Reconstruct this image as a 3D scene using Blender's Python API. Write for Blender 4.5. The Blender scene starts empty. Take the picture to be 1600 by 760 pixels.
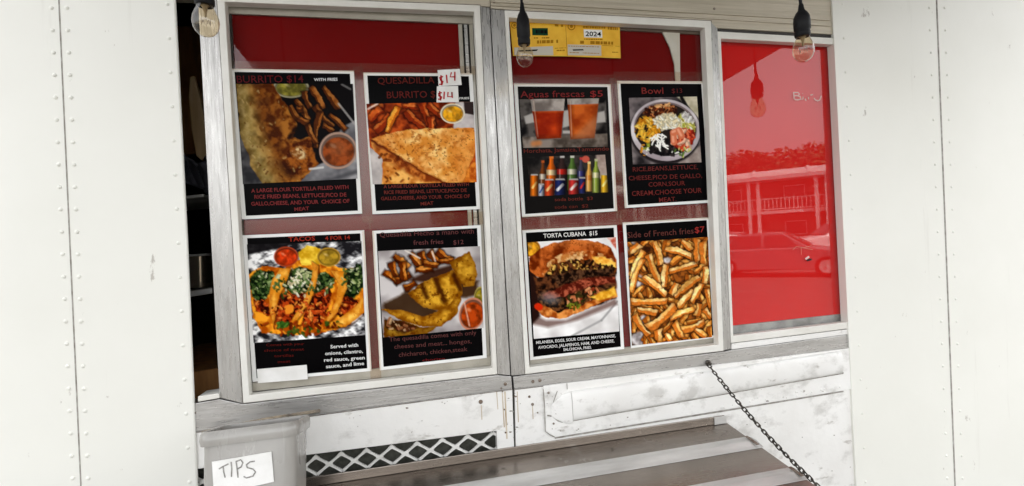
import bpy, bmesh, math, random
import numpy as np
from mathutils import Vector, Matrix
R = math.radians
scene = bpy.context.scene
COL = scene.collection
# ================================================================ camera (solved from the letter-size menu sheets)
F_PX, ANG, TV, EYE = 760.0, (-0.22028176, 0.00210284, -0.05539354), (0.00707884, -0.00313145, 1.02323987), 1.60
def _rot(a):
    y, p, r = a; cy, sy, cp, sp, cr, sr = math.cos(y), math.sin(y), math.cos(p), math.sin(p), math.cos(r), math.sin(r)
    Ry = np.array([[cy, 0, sy], [0, 1, 0], [-sy, 0, cy]]); Rx = np.array([[1, 0, 0], [0, cp, -sp], [0, sp, cp]]); Rz = np.array([[cr, -sr, 0], [sr, cr, 0], [0, 0, 1]])
    return Rz @ Rx @ Ry
RC = _rot(ANG); TC = np.array(TV); CC = -RC.T @ TC
def to_world(w): return Vector((w[0], w[2], EYE - w[1]))
CAM = to_world(CC)
cam_data = bpy.data.cameras.new('camera'); cam = bpy.data.objects.new('camera', cam_data); COL.objects.link(cam)
ax = [to_world(RC.T @ np.array(v)) - Vector((0, 0, EYE)) for v in ((1, 0, 0), (0, -1, 0), (0, 0, -1))]
cam.matrix_world = Matrix(((ax[0].x, ax[1].x, ax[2].x, CAM.x), (ax[0].y, ax[1].y, ax[2].y, CAM.y), (ax[0].z, ax[1].z, ax[2].z, CAM.z), (0, 0, 0, 1)))
cam_data.sensor_width = 36; cam_data.sensor_fit = 'HORIZONTAL'; cam_data.lens = F_PX / 1600 * 36
cam_data.clip_start = 0.02; cam_data.clip_end = 3000
scene.camera = cam
def ray(px, py):
    d = RC.T @ np.array([(px-800)/F_PX, (py-380)/F_PX, 1.0]); return to_world(d) - Vector((0, 0, EYE))
def W(px, py, y=0.0):                       # photo pixel -> point on the vertical plane y (the truck's side is y = 0)
    d = ray(px, py); return CAM + d * ((y - CAM.y) / d.y)
def P(v):                                   # world point -> photo pixel
    w = np.array([v.x, EYE - v.z, v.y]); c = RC @ w + TC; return 800 + F_PX*c[0]/c[2], 380 + F_PX*c[1]/c[2]
def mirrored(px, D):                        # ground point seen at column px in the truck's windows, D metres beyond them
    d = ray(px, 357); h = Vector((d.x, d.y, 0)).normalized(); v = CAM + h*D; return Vector((v.x, -v.y, 0))
# ================================================================ sky, sun, exposure
SUN_EL, SUN_AZ = 48, 152
world = bpy.data.worlds.new('World'); scene.world = world; world.use_nodes = True
nt = world.node_tree; nt.nodes.clear()
sky = nt.nodes.new('ShaderNodeTexSky'); sky.sky_type = 'NISHITA'; sky.sun_disc = False
sky.sun_elevation = R(SUN_EL); sky.sun_rotation = R(180 - SUN_AZ); sky.dust_density = 4.0; sky.air_density = 1.0; sky.ozone_density = 1.0
hs = nt.nodes.new('ShaderNodeHueSaturation'); hs.inputs['Saturation'].default_value = 0.08
bgn = nt.nodes.new('ShaderNodeBackground'); bgn.inputs['Strength'].default_value = 0.15
wo = nt.nodes.new('ShaderNodeOutputWorld')
nt.links.new(sky.outputs[0], hs.inputs['Color']); nt.links.new(hs.outputs[0], bgn.inputs['Color']); nt.links.new(bgn.outputs[0], wo.inputs['Surface'])
sun_d = bpy.data.lights.new('sun', 'SUN'); sun_d.energy = 4.0; sun_d.angle = R(0.6); sun_d.color = (1.0, 0.955, 0.89)
sun = bpy.data.objects.new('sun', sun_d); COL.objects.link(sun)
sv = Vector((math.sin(R(SUN_AZ))*math.cos(R(SUN_EL)), -math.cos(R(SUN_AZ))*math.cos(R(SUN_EL)), math.sin(R(SUN_EL))))
sun.rotation_euler = sv.to_track_quat('Z', 'Y').to_euler(); sun.location = (0, -6, 6)
scene.view_settings.view_transform = 'Standard'; scene.view_settings.look = 'None'
scene.view_settings.exposure = 2.42; scene.view_settings.gamma = 1.0; scene.view_settings.use_curve_mapping = False
scene.render.engine = 'CYCLES'; scene.cycles.max_bounces = 10; scene.cycles.transparent_max_bounces = 16
scene.cycles.use_denoising = True; scene.cycles.caustics_reflective = False; scene.cycles.caustics_refractive = False

# ================================================================ materials
def lin(c):
    return tuple(((v/255)/12.92 if v/255 <= .04045 else ((v/255+.055)/1.055)**2.4) for v in c)
MATS = {}
def new_mat(name):
    m = bpy.data.materials.new(name); m.use_nodes = True; m.node_tree.nodes.clear(); MATS[name] = m; return m, m.node_tree
def N(nt, t, **k):
    n = nt.nodes.new(t)
    for a, v in k.items():
        if a in n.inputs: n.inputs[a].default_value = v
        else: setattr(n, a, v)
    return n
def pos_noise(nt, scale, detail=4, stretch=(1, 1, 1), rough=.55):
    g = N(nt, 'ShaderNodeNewGeometry'); mp = N(nt, 'ShaderNodeMapping'); mp.inputs['Scale'].default_value = stretch
    n = N(nt, 'ShaderNodeTexNoise'); n.inputs['Scale'].default_value = scale; n.inputs['Detail'].default_value = detail; n.inputs['Roughness'].default_value = rough
    nt.links.new(g.outputs['Position'], mp.inputs['Vector']); nt.links.new(mp.outputs[0], n.inputs['Vector']); return n
def ramp(nt, src, stops):
    r = N(nt, 'ShaderNodeValToRGB'); e = r.color_ramp.elements
    while len(e) < len(stops): e.new(0.5)
    for k, (p, c) in enumerate(stops): e[k].position = p; e[k].color = (*c, 1)
    nt.links.new(src, r.inputs[0]); return r
def surf(name, c0, c1=None, scale=12, stretch=(1, 1, 1), rough=.5, rough2=None, metal=0.0, bump=0.0, bscale=60, bstretch=(1, 1, 1), spec=.5, coat=0.0, dirt=None, lo=.35, hi=.65):
    m, nt = new_mat(name); o = N(nt, 'ShaderNodeOutputMaterial'); b = N(nt, 'ShaderNodeBsdfPrincipled')
    b.inputs['Roughness'].default_value = rough; b.inputs['Metallic'].default_value = metal; b.inputs['Specular IOR Level'].default_value = spec
    b.inputs['Coat Weight'].default_value = coat; b.inputs['Coat Roughness'].default_value = .12
    c1 = c1 or c0
    n = pos_noise(nt, scale, 5, stretch); r = ramp(nt, n.outputs['Fac'], [(lo, c0), (hi, c1)]); col = r.outputs[0]
    if dirt:                                   # (colour, scale, threshold, width, stretch): stains with a shape of their own
        for dc, ds, dt, dw, dst in dirt:
            dn = pos_noise(nt, ds, 6, dst, .65); dr = ramp(nt, dn.outputs['Fac'], [(dt, (0, 0, 0)), (min(dt+dw, 1), (1, 1, 1))])
            mx = N(nt, 'ShaderNodeMix'); mx.data_type = 'RGBA'; nt.links.new(dr.outputs[0], mx.inputs[0]); nt.links.new(col, mx.inputs[6]); mx.inputs[7].default_value = (*dc, 1); col = mx.outputs[2]
    nt.links.new(col, b.inputs['Base Color'])
    if rough2 is not None:
        rn = pos_noise(nt, scale*2.3, 4, stretch); mr = N(nt, 'ShaderNodeMapRange'); mr.inputs[1].default_value = .3; mr.inputs[2].default_value = .7; mr.inputs[3].default_value = rough; mr.inputs[4].default_value = rough2
        nt.links.new(rn.outputs['Fac'], mr.inputs[0]); nt.links.new(mr.outputs[0], b.inputs['Roughness'])
    if bump:
        bn = pos_noise(nt, bscale, 5, bstretch); bp = N(nt, 'ShaderNodeBump'); bp.inputs['Strength'].default_value = bump; bp.inputs['Distance'].default_value = .004
        nt.links.new(bn.outputs['Fac'], bp.inputs['Height']); nt.links.new(bp.outputs[0], b.inputs['Normal'])
    nt.links.new(b.outputs[0], o.inputs['Surface']); return m
def thin_glass(name, tint=(1, 1, 1), gain=1.9, rough=0.0, haze=0.0, hazec=(.8, .8, .78)):
    m, nt = new_mat(name); o = N(nt, 'ShaderNodeOutputMaterial'); t = N(nt, 'ShaderNodeBsdfTransparent'); t.inputs[0].default_value = (*tint, 1)
    g = N(nt, 'ShaderNodeBsdfGlossy'); g.inputs['Roughness'].default_value = rough
    ge = N(nt, 'ShaderNodeNewGeometry'); dt = N(nt, 'ShaderNodeVectorMath', operation='DOT_PRODUCT'); nt.links.new(ge.outputs['Incoming'], dt.inputs[0]); nt.links.new(ge.outputs['Normal'], dt.inputs[1])
    def M1(op, a, b=None):
        n = N(nt, 'ShaderNodeMath', operation=op)
        for i, q in enumerate((a, b)):
            if q is None: continue
            if isinstance(q, (int, float)): n.inputs[i].default_value = q
            else: nt.links.new(q, n.inputs[i])
        return n.outputs[0]
    sch = M1('ADD', M1('MULTIPLY', M1('POWER', M1('SUBTRACT', 1.0, M1('ABSOLUTE', dt.outputs['Value'])), 5.0), .96), .04)   # Schlick reflectance of one glass face
    mu = N(nt, 'ShaderNodeMath', operation='MULTIPLY'); mu.use_clamp = True; mu.inputs[1].default_value = gain
    nt.links.new(sch, mu.inputs[0]); base = t.outputs[0]
    if haze:
        d = N(nt, 'ShaderNodeBsdfDiffuse'); d.inputs[0].default_value = (*hazec, 1); mh = N(nt, 'ShaderNodeMixShader')
        hn = pos_noise(nt, 60, 4); hr = N(nt, 'ShaderNodeMapRange'); hr.inputs[1].default_value = .3; hr.inputs[2].default_value = .75; hr.inputs[3].default_value = haze*.4; hr.inputs[4].default_value = haze*1.5
        nt.links.new(hn.outputs['Fac'], hr.inputs[0]); nt.links.new(hr.outputs[0], mh.inputs[0]); nt.links.new(t.outputs[0], mh.inputs[1]); nt.links.new(d.outputs[0], mh.inputs[2]); base = mh.outputs[0]
    mx = N(nt, 'ShaderNodeMixShader'); nt.links.new(mu.outputs[0], mx.inputs[0]); nt.links.new(base, mx.inputs[1]); nt.links.new(g.outputs[0], mx.inputs[2]); nt.links.new(mx.outputs[0], o.inputs['Surface']); return m
def ink(rgb):                                  # laminated print colour
    k = 'print_%d_%d_%d' % rgb
    return MATS.get(k) or surf(k, lin(rgb), rough=.2, spec=.02, bump=.08, bscale=22)
ALU = surf('weathered_aluminium', (.40, .39, .375), (.50, .49, .475), 60, (.16, 1, 1.4), .2, .42, .62, .14, 380, (.04, 1, 1), dirt=[((.28, .26, .235), 36, .66, .1, (.3, 1, 1)), ((.60, .59, .57), 34, .62, .12, (.14, 1, 1))])
HEADER = surf('beige_header_metal', (.47, .42, .325), (.58, .52, .42), 90, (.04, 1, 1.5), .4, .6, .2, .3, 200, (.06, 1, 2), dirt=[((.30, .26, .2), 18, .64, .1, (.6, 1, 1))])
ALUV = surf('weathered_aluminium_post', (.36, .35, .335), (.47, .46, .44), 60, (1.4, 1, .16), .2, .42, .62, .16, 380, (1, 1, .04), dirt=[((.25, .23, .205), 34, .66, .1, (1, 1, .3)), ((.58, .57, .55), 34, .62, .12, (1, 1, .14))])
TRIM = surf('white_painted_trim', (.72, .70, .64), (.81, .795, .745), 14, rough=.45, rough2=.6, bump=.12, bscale=130, dirt=[((.33, .27, .2), 20, .69, .1, (1, 1, 1))])
BODY = surf('weathered_white_paint', (.79, .775, .745), (.87, .86, .835), 7, rough=.32, rough2=.5, bump=.6, bscale=16, dirt=[((.62, .605, .575), 16, .55, .12, (.7, 1, 1)), ((.50, .475, .44), 34, .62, .07, (.4, 1, 1)), ((.36, .325, .285), 75, .68, .03, (.7, 1, 1))])
CREAM = surf('cream_painted_panel', (.80, .795, .735), (.86, .855, .80), 1.6, rough=.34, rough2=.5, bump=.35, bscale=5, dirt=[((.70, .685, .63), 7, .6, .14, (2.2, 1, .12)), ((.5, .47, .42), 40, .69, .04, (1, 1, .5))])
RED = surf('red_vinyl', (.68, .006, .005), (.74, .010, .008), 4, rough=.5, spec=.05)
GLASS = thin_glass('window_glass', (.96, .96, .95), 1.4, 0.003, .004, (.8, .75, .72))
MAROON = surf('dark_red_vinyl', (.16, .001, .001), (.20, .002, .002), 4, rough=.5, spec=.04)
BULBG = thin_glass('bulb_glass', (.93, .85, .70), 1.8)
TAPE = thin_glass('clear_tape', (.93, .87, .8), .8, .1, .045, (.5, .3, .2))
GLASS_B = thin_glass('menu_window_glass', (.95, .95, .94), 1.2)
BLACK = surf('black_rubber', (.006, .006, .007), (.011, .011, .012), 30, rough=.5, spec=.15)
GAP = surf('dark_gasket', (.02, .018, .016), (.045, .04, .036), 30, rough=.7)
SASH = surf('beige_sash', (.40, .37, .31), (.5, .465, .40), 20, rough=.5, metal=.25, bump=.1)
STEEL = surf('stainless_steel', (.25, .218, .19), (.34, .30, .265), 4, (.5, 2, 2), .14, .32, .95, .1, 300, (.12, 2, 2), dirt=[((.11, .095, .08), 22, .63, .08, (1, 1, 1)), ((.4, .38, .35), 16, .66, .06, (1.4, .8, 1))])
STRIP = surf('stainless_strip', (.52, .51, .49), (.72, .71, .69), 6, (1, 4, 4), .35, .5, .35, .08, 70)
DARKSTEEL = surf('dark_chain_steel', (.03, .027, .024), (.11, .095, .08), 90, rough=.45, metal=.8)
RUST = surf('rusty_screw', (.12, .07, .04), (.3, .26, .22), 120, rough=.6, metal=.5)
VENTDARK = surf('vent_filter', (.045, .045, .036), (.085, .085, .07), 90, rough=.85, bump=.3, bscale=200)
TUB = surf('grey_plastic', (.26, .247, .226), (.35, .335, .312), 8, (1.4, 1, .4), rough=.2, rough2=.34, bump=.1, bscale=24, coat=.35, dirt=[((.54, .525, .50), 22, .64, .1, (1, 1, .4))])
PAPER = surf('white_paper', (.78, .78, .77), (.83, .83, .82), 18, rough=.5, bump=.08, bscale=30)
LABEL = surf('label_paper', (.74, .73, .70), (.84, .83, .81), 30, rough=.7, bump=.1)
def attr_mat():
    m, nt = new_mat('printed_photo'); o = N(nt, 'ShaderNodeOutputMaterial'); b = N(nt, 'ShaderNodeBsdfPrincipled'); a = N(nt, 'ShaderNodeVertexColor'); a.layer_name = 'print'
    b.inputs['Roughness'].default_value = .22; b.inputs['Specular IOR Level'].default_value = .02
    bn = pos_noise(nt, 22, 5); bp = N(nt, 'ShaderNodeBump'); bp.inputs['Strength'].default_value = .06; bp.inputs['Distance'].default_value = .004
    nt.links.new(bn.outputs['Fac'], bp.inputs['Height']); nt.links.new(bp.outputs[0], b.inputs['Normal'])
    nt.links.new(a.outputs[0], b.inputs['Base Color']); nt.links.new(b.outputs[0], o.inputs['Surface']); return m
PRINT = attr_mat()

# ================================================================ mesh helpers (all coordinates in world metres)
class MB:
    def __init__(s): s.v = []; s.f = []
    def add(s, vs, fs):
        o = len(s.v); s.v += [tuple(v) for v in vs]; s.f += [tuple(i+o for i in f) for f in fs]; return s
    def prism(s, pts, off):                  # closed polygon pts, extruded by the vector off
        n = len(pts); off = Vector(off); a = [Vector(p) for p in pts]
        return s.add(a + [p+off for p in a], [tuple(range(n)), tuple(range(2*n-1, n-1, -1))] + [(i, i+n, (i+1) % n+n, (i+1) % n) for i in range(n)])
    def box(s, lo, hi):
        (x0, y0, z0), (x1, y1, z1) = lo, hi
        return s.prism([(x0, y0, z0), (x1, y0, z0), (x1, y0, z1), (x0, y0, z1)], (0, y1-y0, 0))
    def tube(s, path, r, n=8, closed=False):
        path = [Vector(p) for p in path]; m = len(path); rr = r if hasattr(r, '__len__') else [r]*m; vs = []; up = None
        for i in range(m):
            a = path[(i-1) % m] if (closed or i) else path[0]; b = path[(i+1) % m] if (closed or i < m-1) else path[-1]
            t = (b-a).normalized()
            if up is None: up = t.orthogonal().normalized()
            up = (up - t*up.dot(t)).normalized(); sd = t.cross(up)
            vs += [path[i] + (up*math.cos(2*math.pi*k/n) + sd*math.sin(2*math.pi*k/n))*rr[i] for k in range(n)]
        fs = [(i*n+k, i*n+(k+1) % n, ((i+1) % m)*n+(k+1) % n, ((i+1) % m)*n+k) for i in range(m if closed else m-1) for k in range(n)]
        if not closed: fs += [tuple(range(n-1, -1, -1)), tuple((m-1)*n+k for k in range(n))]
        return s.add(vs, fs)
    def lathe(s, c, prof, n=24, axis=Vector((0, 0, 1))):   # prof: (radius, height) pairs about the axis through c
        c = Vector(c); a = axis.normalized(); u = a.orthogonal().normalized(); w = a.cross(u); vs = []
        for r, h in prof: vs += [c + a*h + (u*math.cos(2*math.pi*k/n) + w*math.sin(2*math.pi*k/n))*max(r, 1e-5) for k in range(n)]
        m = len(prof)
        return s.add(vs, [(i*n+k, i*n+(k+1) % n, (i+1)*n+(k+1) % n, (i+1)*n+k) for i in range(m-1) for k in range(n)] + [tuple(range(n-1, -1, -1)), tuple((m-1)*n+k for k in range(n))])
    def loft(s, rings, caps=True):
        n = len(rings[0]); vs = [p for r in rings for p in r]
        fs = [(i*n+k, i*n+(k+1) % n, (i+1)*n+(k+1) % n, (i+1)*n+k) for i in range(len(rings)-1) for k in range(n)]
        if caps: fs += [tuple(range(n-1, -1, -1)), tuple((len(rings)-1)*n+k for k in range(n))]
        return s.add(vs, fs)
ORG = {}
def obj(name, mb, mat, parent=None, smooth=False, bevel=0.0, origin=None, fix=True):
    v = np.array(mb.v, float)
    o0 = Vector(origin) if origin is not None else Vector(((v[:, 0].min()+v[:, 0].max())/2, (v[:, 1].min()+v[:, 1].max())/2, v[:, 2].min()))
    me = bpy.data.meshes.new(name); me.from_pydata([tuple(p) for p in (v - np.array(o0))], [], mb.f); me.update()
    if fix:
        bm = bmesh.new(); bm.from_mesh(me); bmesh.ops.recalc_face_normals(bm, faces=bm.faces); bm.to_mesh(me); bm.free()
    me.materials.append(mat)
    if smooth:
        for p in me.polygons: p.use_smooth = True
        if hasattr(me, 'set_sharp_from_angle'): me.set_sharp_from_angle(angle=R(42))
    o = bpy.data.objects.new(name, me); COL.objects.link(o)
    place(o, o0, parent)
    if bevel:
        b = o.modifiers.new('bevel', 'BEVEL'); b.width = bevel; b.segments = 2; b.limit_method = 'ANGLE'; b.angle_limit = R(40)
    return o
def place(o, world, parent=None):
    ORG[o.name] = Vector(world)
    if parent is not None: o.parent = parent; o.location = Vector(world) - ORG[parent.name]
    else: o.location = world
def tag(o, label, cat=None, group=None, kind=None):
    if label: o['label'] = label
    if cat: o['category'] = cat
    if group: o['group'] = group
    if kind: o['kind'] = kind
    return o
def thing(name, loc, label, cat, group=None):
    o = bpy.data.objects.new(name, None); o.empty_display_size = .1; COL.objects.link(o); place(o, Vector(loc)); return tag(o, label, cat, group)
def quad(pts, y): return [W(p[0], p[1], y) for p in pts]
def bar(name, pts, y0, y1, mat, parent, bevel=.0012):      # pixel outline on plane y0, extruded back to y1
    return obj(name, MB().prism(quad(pts, y0), (0, y1-y0, 0)), mat, parent, bevel=bevel)
def structure(name, mb, mat): return tag(obj(name, mb, mat), None, kind='structure')
# ---------------------------------------------------------------- printed food pictures
# Each picture is painted into the colour attribute of the poster's print mesh.
def _hash(ix, iy, s):
    n = (ix.astype(np.int64) * 374761393 + iy.astype(np.int64) * 668265263 + s * 974711) & 0x7fffffff
    n = ((n ^ (n >> 13)) * 1274126177) & 0x7fffffff
    return ((n ^ (n >> 16)) & 0xffff) / 65535.0
class Art:
    def __init__(self, quad, w, h, bg):
        q = np.array(quad, float)
        u, v = np.meshgrid((np.arange(w)) / (w - 1), (np.arange(h)) / (h - 1))
        u = u[..., None]; v = v[..., None]
        P = q[0]*(1-u)*(1-v) + q[1]*u*(1-v) + q[2]*u*v + q[3]*(1-u)*v
        self.X, self.Y = P[..., 0], P[..., 1]
        self.px = abs(q[1][0] - q[0][0]) / w
        self.C = np.zeros((h, w, 3)) + np.array(bg, float)
        self.rng = np.random.RandomState(7)
        self.wx = self.wy = 0.0
    def noise(self, sc, seed=0, oct=3, ang=0.0, asp=1.0):
        c, s = np.cos(ang), np.sin(ang)
        x = (self.X*c + self.Y*s) / (sc*asp); y = (-self.X*s + self.Y*c) / sc
        r = 0; a = .5; t = 0
        for o in range(oct):
            xi, yi = np.floor(x), np.floor(y); fx, fy = x-xi, y-yi
            fx = fx*fx*(3-2*fx); fy = fy*fy*(3-2*fy)
            A = _hash(xi, yi, seed+o); B = _hash(xi+1, yi, seed+o); D = _hash(xi, yi+1, seed+o); E = _hash(xi+1, yi+1, seed+o)
            r = r + a*((A*(1-fx)+B*fx)*(1-fy) + (D*(1-fx)+E*fx)*fy); t += a; a *= .55; x = x*2.03; y = y*2.03
        return r / t
    def wob(self, amp, sc=30, seed=3):
        self.wx = (self.noise(sc, seed)-.5)*2*amp; self.wy = (self.noise(sc, seed+9)-.5)*2*amp
    def aa(self, d, soft): return np.clip(.5 - d/max(soft, self.px), 0, 1)
    def poly(self, pts, soft=2):
        x, y = self.X+self.wx, self.Y+self.wy
        p = np.array(pts, float); n = len(p); d = np.full(x.shape, 1e18); ins = np.zeros(x.shape, bool)
        for i in range(n):
            a, b = p[i], p[(i+1) % n]; e = b-a
            t = np.clip(((x-a[0])*e[0] + (y-a[1])*e[1]) / (e@e+1e-9), 0, 1)
            d = np.minimum(d, (x-a[0]-t*e[0])**2 + (y-a[1]-t*e[1])**2)
            ins ^= ((a[1] > y) != (b[1] > y)) & (x < (b[0]-a[0])*(y-a[1])/(b[1]-a[1]+1e-9) + a[0])
        d = np.sqrt(d); self.d = np.where(ins, -d, d)
        return self.aa(self.d, soft)
    def ell(self, cx, cy, rx, ry, rot=0, soft=2):
        x, y = self.X+self.wx-cx, self.Y+self.wy-cy
        c, s = np.cos(rot), np.sin(rot); X = x*c+y*s; Y = -x*s+y*c
        r = np.sqrt((X/rx)**2+(Y/ry)**2); self.r = r; self.d = (r-1)*min(rx, ry)
        return self.aa(self.d, soft)
    def cap(self, a, b, r, soft=2):
        x, y = self.X+self.wx, self.Y+self.wy
        ex, ey = b[0]-a[0], b[1]-a[1]; L = ex*ex+ey*ey+1e-9
        t = np.clip(((x-a[0])*ex+(y-a[1])*ey)/L, 0, 1)
        dx, dy = x-a[0]-t*ex, y-a[1]-t*ey
        self.side = ((x-a[0])*-ey+(y-a[1])*ex)/np.sqrt(L)/r; self.t = t
        self.d = np.sqrt(dx*dx+dy*dy)-r
        return self.aa(self.d, soft)
    def paint(self, m, col, al=1.0):
        m = np.clip(m*al, 0, 1)[..., None]; self.C = self.C*(1-m) + np.asarray(col, float)*m
    def tex(self, m, c0, c1, sc, seed=1, gain=1.6, ang=0, asp=1, oct=3, al=1.0):
        n = np.clip((self.noise(sc, seed, oct, ang, asp)-.5)*gain*1.6+.5, 0, 1)[..., None]
        self.paint(m, np.array(c0, float)*(1-n)+np.array(c1, float)*n, al)
    def fry(self, a, b, r, base=(222, 150, 62), dark=(120, 58, 14), lite=(250, 208, 130)):
        j, k2, k3 = self.rng.rand(3); base = np.array(base)*(.8+.34*j); lite = np.array(lite)*(.86+.2*k2); dark = np.array(dark)
        L = np.hypot(b[0]-a[0], b[1]-a[1])+1e-6; ex, ey = (b[0]-a[0])/L, (b[1]-a[1])/L
        x, y = self.X-a[0], self.Y-a[1]
        u = x*ex+y*ey; t = np.clip(u/L, 0, 1)
        v = -x*ey+y*ex + (k2-.5)*min(r*1.5, L*.13)*np.sin(t*np.pi) + (self.noise(16, int(k3*999), 2)-.5)*r*.55
        rr = r*(.78+.34*k3*(t if k2 > .5 else 1-t)+.12*np.sin(t*7+k2*6))
        du = np.maximum(-u, u-L)
        d = np.maximum(abs(v)-rr, du+(k3-.5)*v*.8)
        self.paint(np.clip(-(d-r*.55)/(r*.6), 0, 1), dark*.35, .7)
        m = self.aa(d, 2.5); s = v/rr; f = (k2-.5)*.7
        top = np.clip((f-s)*7+.5, 0, 1)[..., None]
        n = self.noise(11, int(j*999), 3)[..., None]; n2 = self.noise(26, int(k2*999), 2)[..., None]
        face = base*(1-np.clip(n2*1.7-.45, 0, 1))+lite*np.clip(n2*1.7-.45, 0, 1)
        side = dark*(.75+.5*n)+base*.22
        col = (face*(.86+.3*n))*top+side*(1-top)
        e = np.clip(1-np.minimum(u, L-u)/(r*.9), 0, 1)[..., None]*(.25+.6*j); col = col*(1-e)+dark*1.05*e
        col = col*(1-.45*np.clip(abs(s)*5-4.1, 0, 1)[..., None])
        self.paint(m, col)
    def cup(self, cx, cy, rx, ry, rim, fill, rot=0, seed=5):
        self.paint(self.ell(cx, cy, rx, ry, rot), rim)
        self.paint(self.ell(cx, cy, rx*.9, ry*.88, rot), np.array(rim)*.6)
        m = self.ell(cx+rx*.02, cy+ry*.06, rx*.83, ry*.78, rot, 5)
        self.tex(m, np.array(fill)*.7, np.array(fill)*1.22, 26, seed)
        self.paint(self.ell(cx-rx*.25, cy-ry*.25, rx*.18, ry*.1, .5, 8), (255, 235, 205), .35)
    def crumbs(self, m, cols, n, r0, r1, seed, al=.9):
        rng = np.random.RandomState(seed); ys, xs = np.where(m > .5)
        if len(xs) == 0: return
        for k in range(n):
            i = rng.randint(len(xs)); x, y = self.X[ys[i], xs[i]], self.Y[ys[i], xs[i]]
            r = r0+(r1-r0)*rng.rand(); a = rng.rand()*6.28; L = r*(.6+1.2*rng.rand()); c = np.array(cols[rng.randint(len(cols))])
            mm = self.cap((x-L*np.cos(a), y-L*np.sin(a)), (x+L*np.cos(a), y+L*np.sin(a)), r, 3)
            sh = (1.12-.4*np.clip((self.side+1)/2, 0, 1))[..., None]
            self.paint(np.clip(-self.d/(r*.3)+1, 0, 1)*.35*(self.d > -1), c*.25, al*.6)
            self.paint(mm, c*sh, al)
    def done(self, gain=1.0, con=1.0):
        c = np.clip(((self.C/255-.45)*con+.45)*gain, 0, 1)
        return self, np.where(c <= .04045, c/12.92, ((c+.055)/1.055)**2.4)

def art_burrito():
    A = Art([(57, 95), (612, 95), (634, 545), (90, 572)], 150, 126, (16, 13, 14))
    A.tex(A.poly([(60, 330), (140, 300), (230, 575), (60, 575)], 14), (48, 48, 52), (112, 110, 112), 60, 2)
    A.tex(A.poly([(380, 510), (470, 470), (560, 300), (640, 260), (640, 575), (260, 575)], 8), (105, 104, 108), (176, 174, 176), 70, 4)
    A.paint(A.cap((470, 560), (640, 510), 10, 14), (70, 70, 74), .7)
    A.cup(318, 112, 86, 50, (178, 172, 140), (140, 132, 52))
    for a, b, r in [((340, 170), (400, 270), 17), ((410, 110), (470, 215), 18), ((380, 130), (410, 210), 15), ((470, 110), (545, 215), 17), ((430, 200), (520, 300), 17),
                    ((330, 245), (400, 285), 18), ((460, 225), (435, 400), 15), ((395, 290), (440, 380), 15), ((345, 220), (375, 215), 17), ((500, 240), (580, 315), 15), ((310, 200), (350, 260), 16), ((470, 290), (520, 320), 14)]:
        A.fry(a, b, r, (150, 82, 30), (52, 22, 6), (196, 128, 62))
    A.paint(A.cap((545, 190), (620, 285), 5, 4), (190, 186, 182), .8)
    A.paint(A.cap((560, 98), (600, 120), 5, 4), (150, 148, 146), .7)
    A.wob(14, 45)
    body = A.poly([(52, 90), (222, 90), (292, 190), (348, 300), (330, 350), (400, 352), (448, 468), (398, 528), (318, 578), (190, 572), (126, 480), (78, 330)], 5)
    A.tex(body, (96, 68, 26), (188, 150, 82), 42, 11, 2.0)
    A.tex(body*np.clip((A.X-90-.28*(A.Y-95))/90, 0, 1), (92, 40, 8), (184, 116, 44), 34, 21, 2.4, .9)
    A.tex(body*A.poly([(150, 90), (200, 90), (270, 330), (300, 470), (260, 480), (190, 330)], 40), (70, 28, 4), (140, 76, 22), 26, 31, 2.4, al=.85)
    A.tex(body*A.poly([(60, 100), (110, 110), (150, 360), (230, 560), (180, 560), (80, 330)], 30), (150, 128, 66), (206, 184, 122), 22, 6, al=.6)
    A.paint(A.cap((345, 305), (318, 352), 9, 14), (30, 12, 4), .9)
    end = A.poly([(268, 470), (330, 372), (405, 355), (448, 468), (395, 515), (320, 530)], 10)
    A.tex(end, (78, 30, 6), (176, 98, 32), 24, 8, 2.2)
    A.tex(A.ell(358, 425, 36, 26, .4, 12), (150, 90, 40), (238, 206, 150), 14, 9, 2.0)
    A.paint(A.ell(300, 505, 44, 24, .6, 26), (44, 16, 4), .75)
    A.wx = A.wy = 0
    A.crumbs(body, [(216, 184, 116), (86, 38, 10), (120, 62, 18)], 60, 2, 5, 4, .6)
    A.cup(542, 412, 90, 88, (196, 160, 140), (146, 70, 30), seed=15)
    A.paint(A.ell(540, 400, 40, 34, 0, 20), (190, 110, 64), .4)
    A.paint(A.cap((408, 500), (470, 492), 5, 5), (240, 238, 235), .85)
    return A.done(.88, 1.05)
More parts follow.
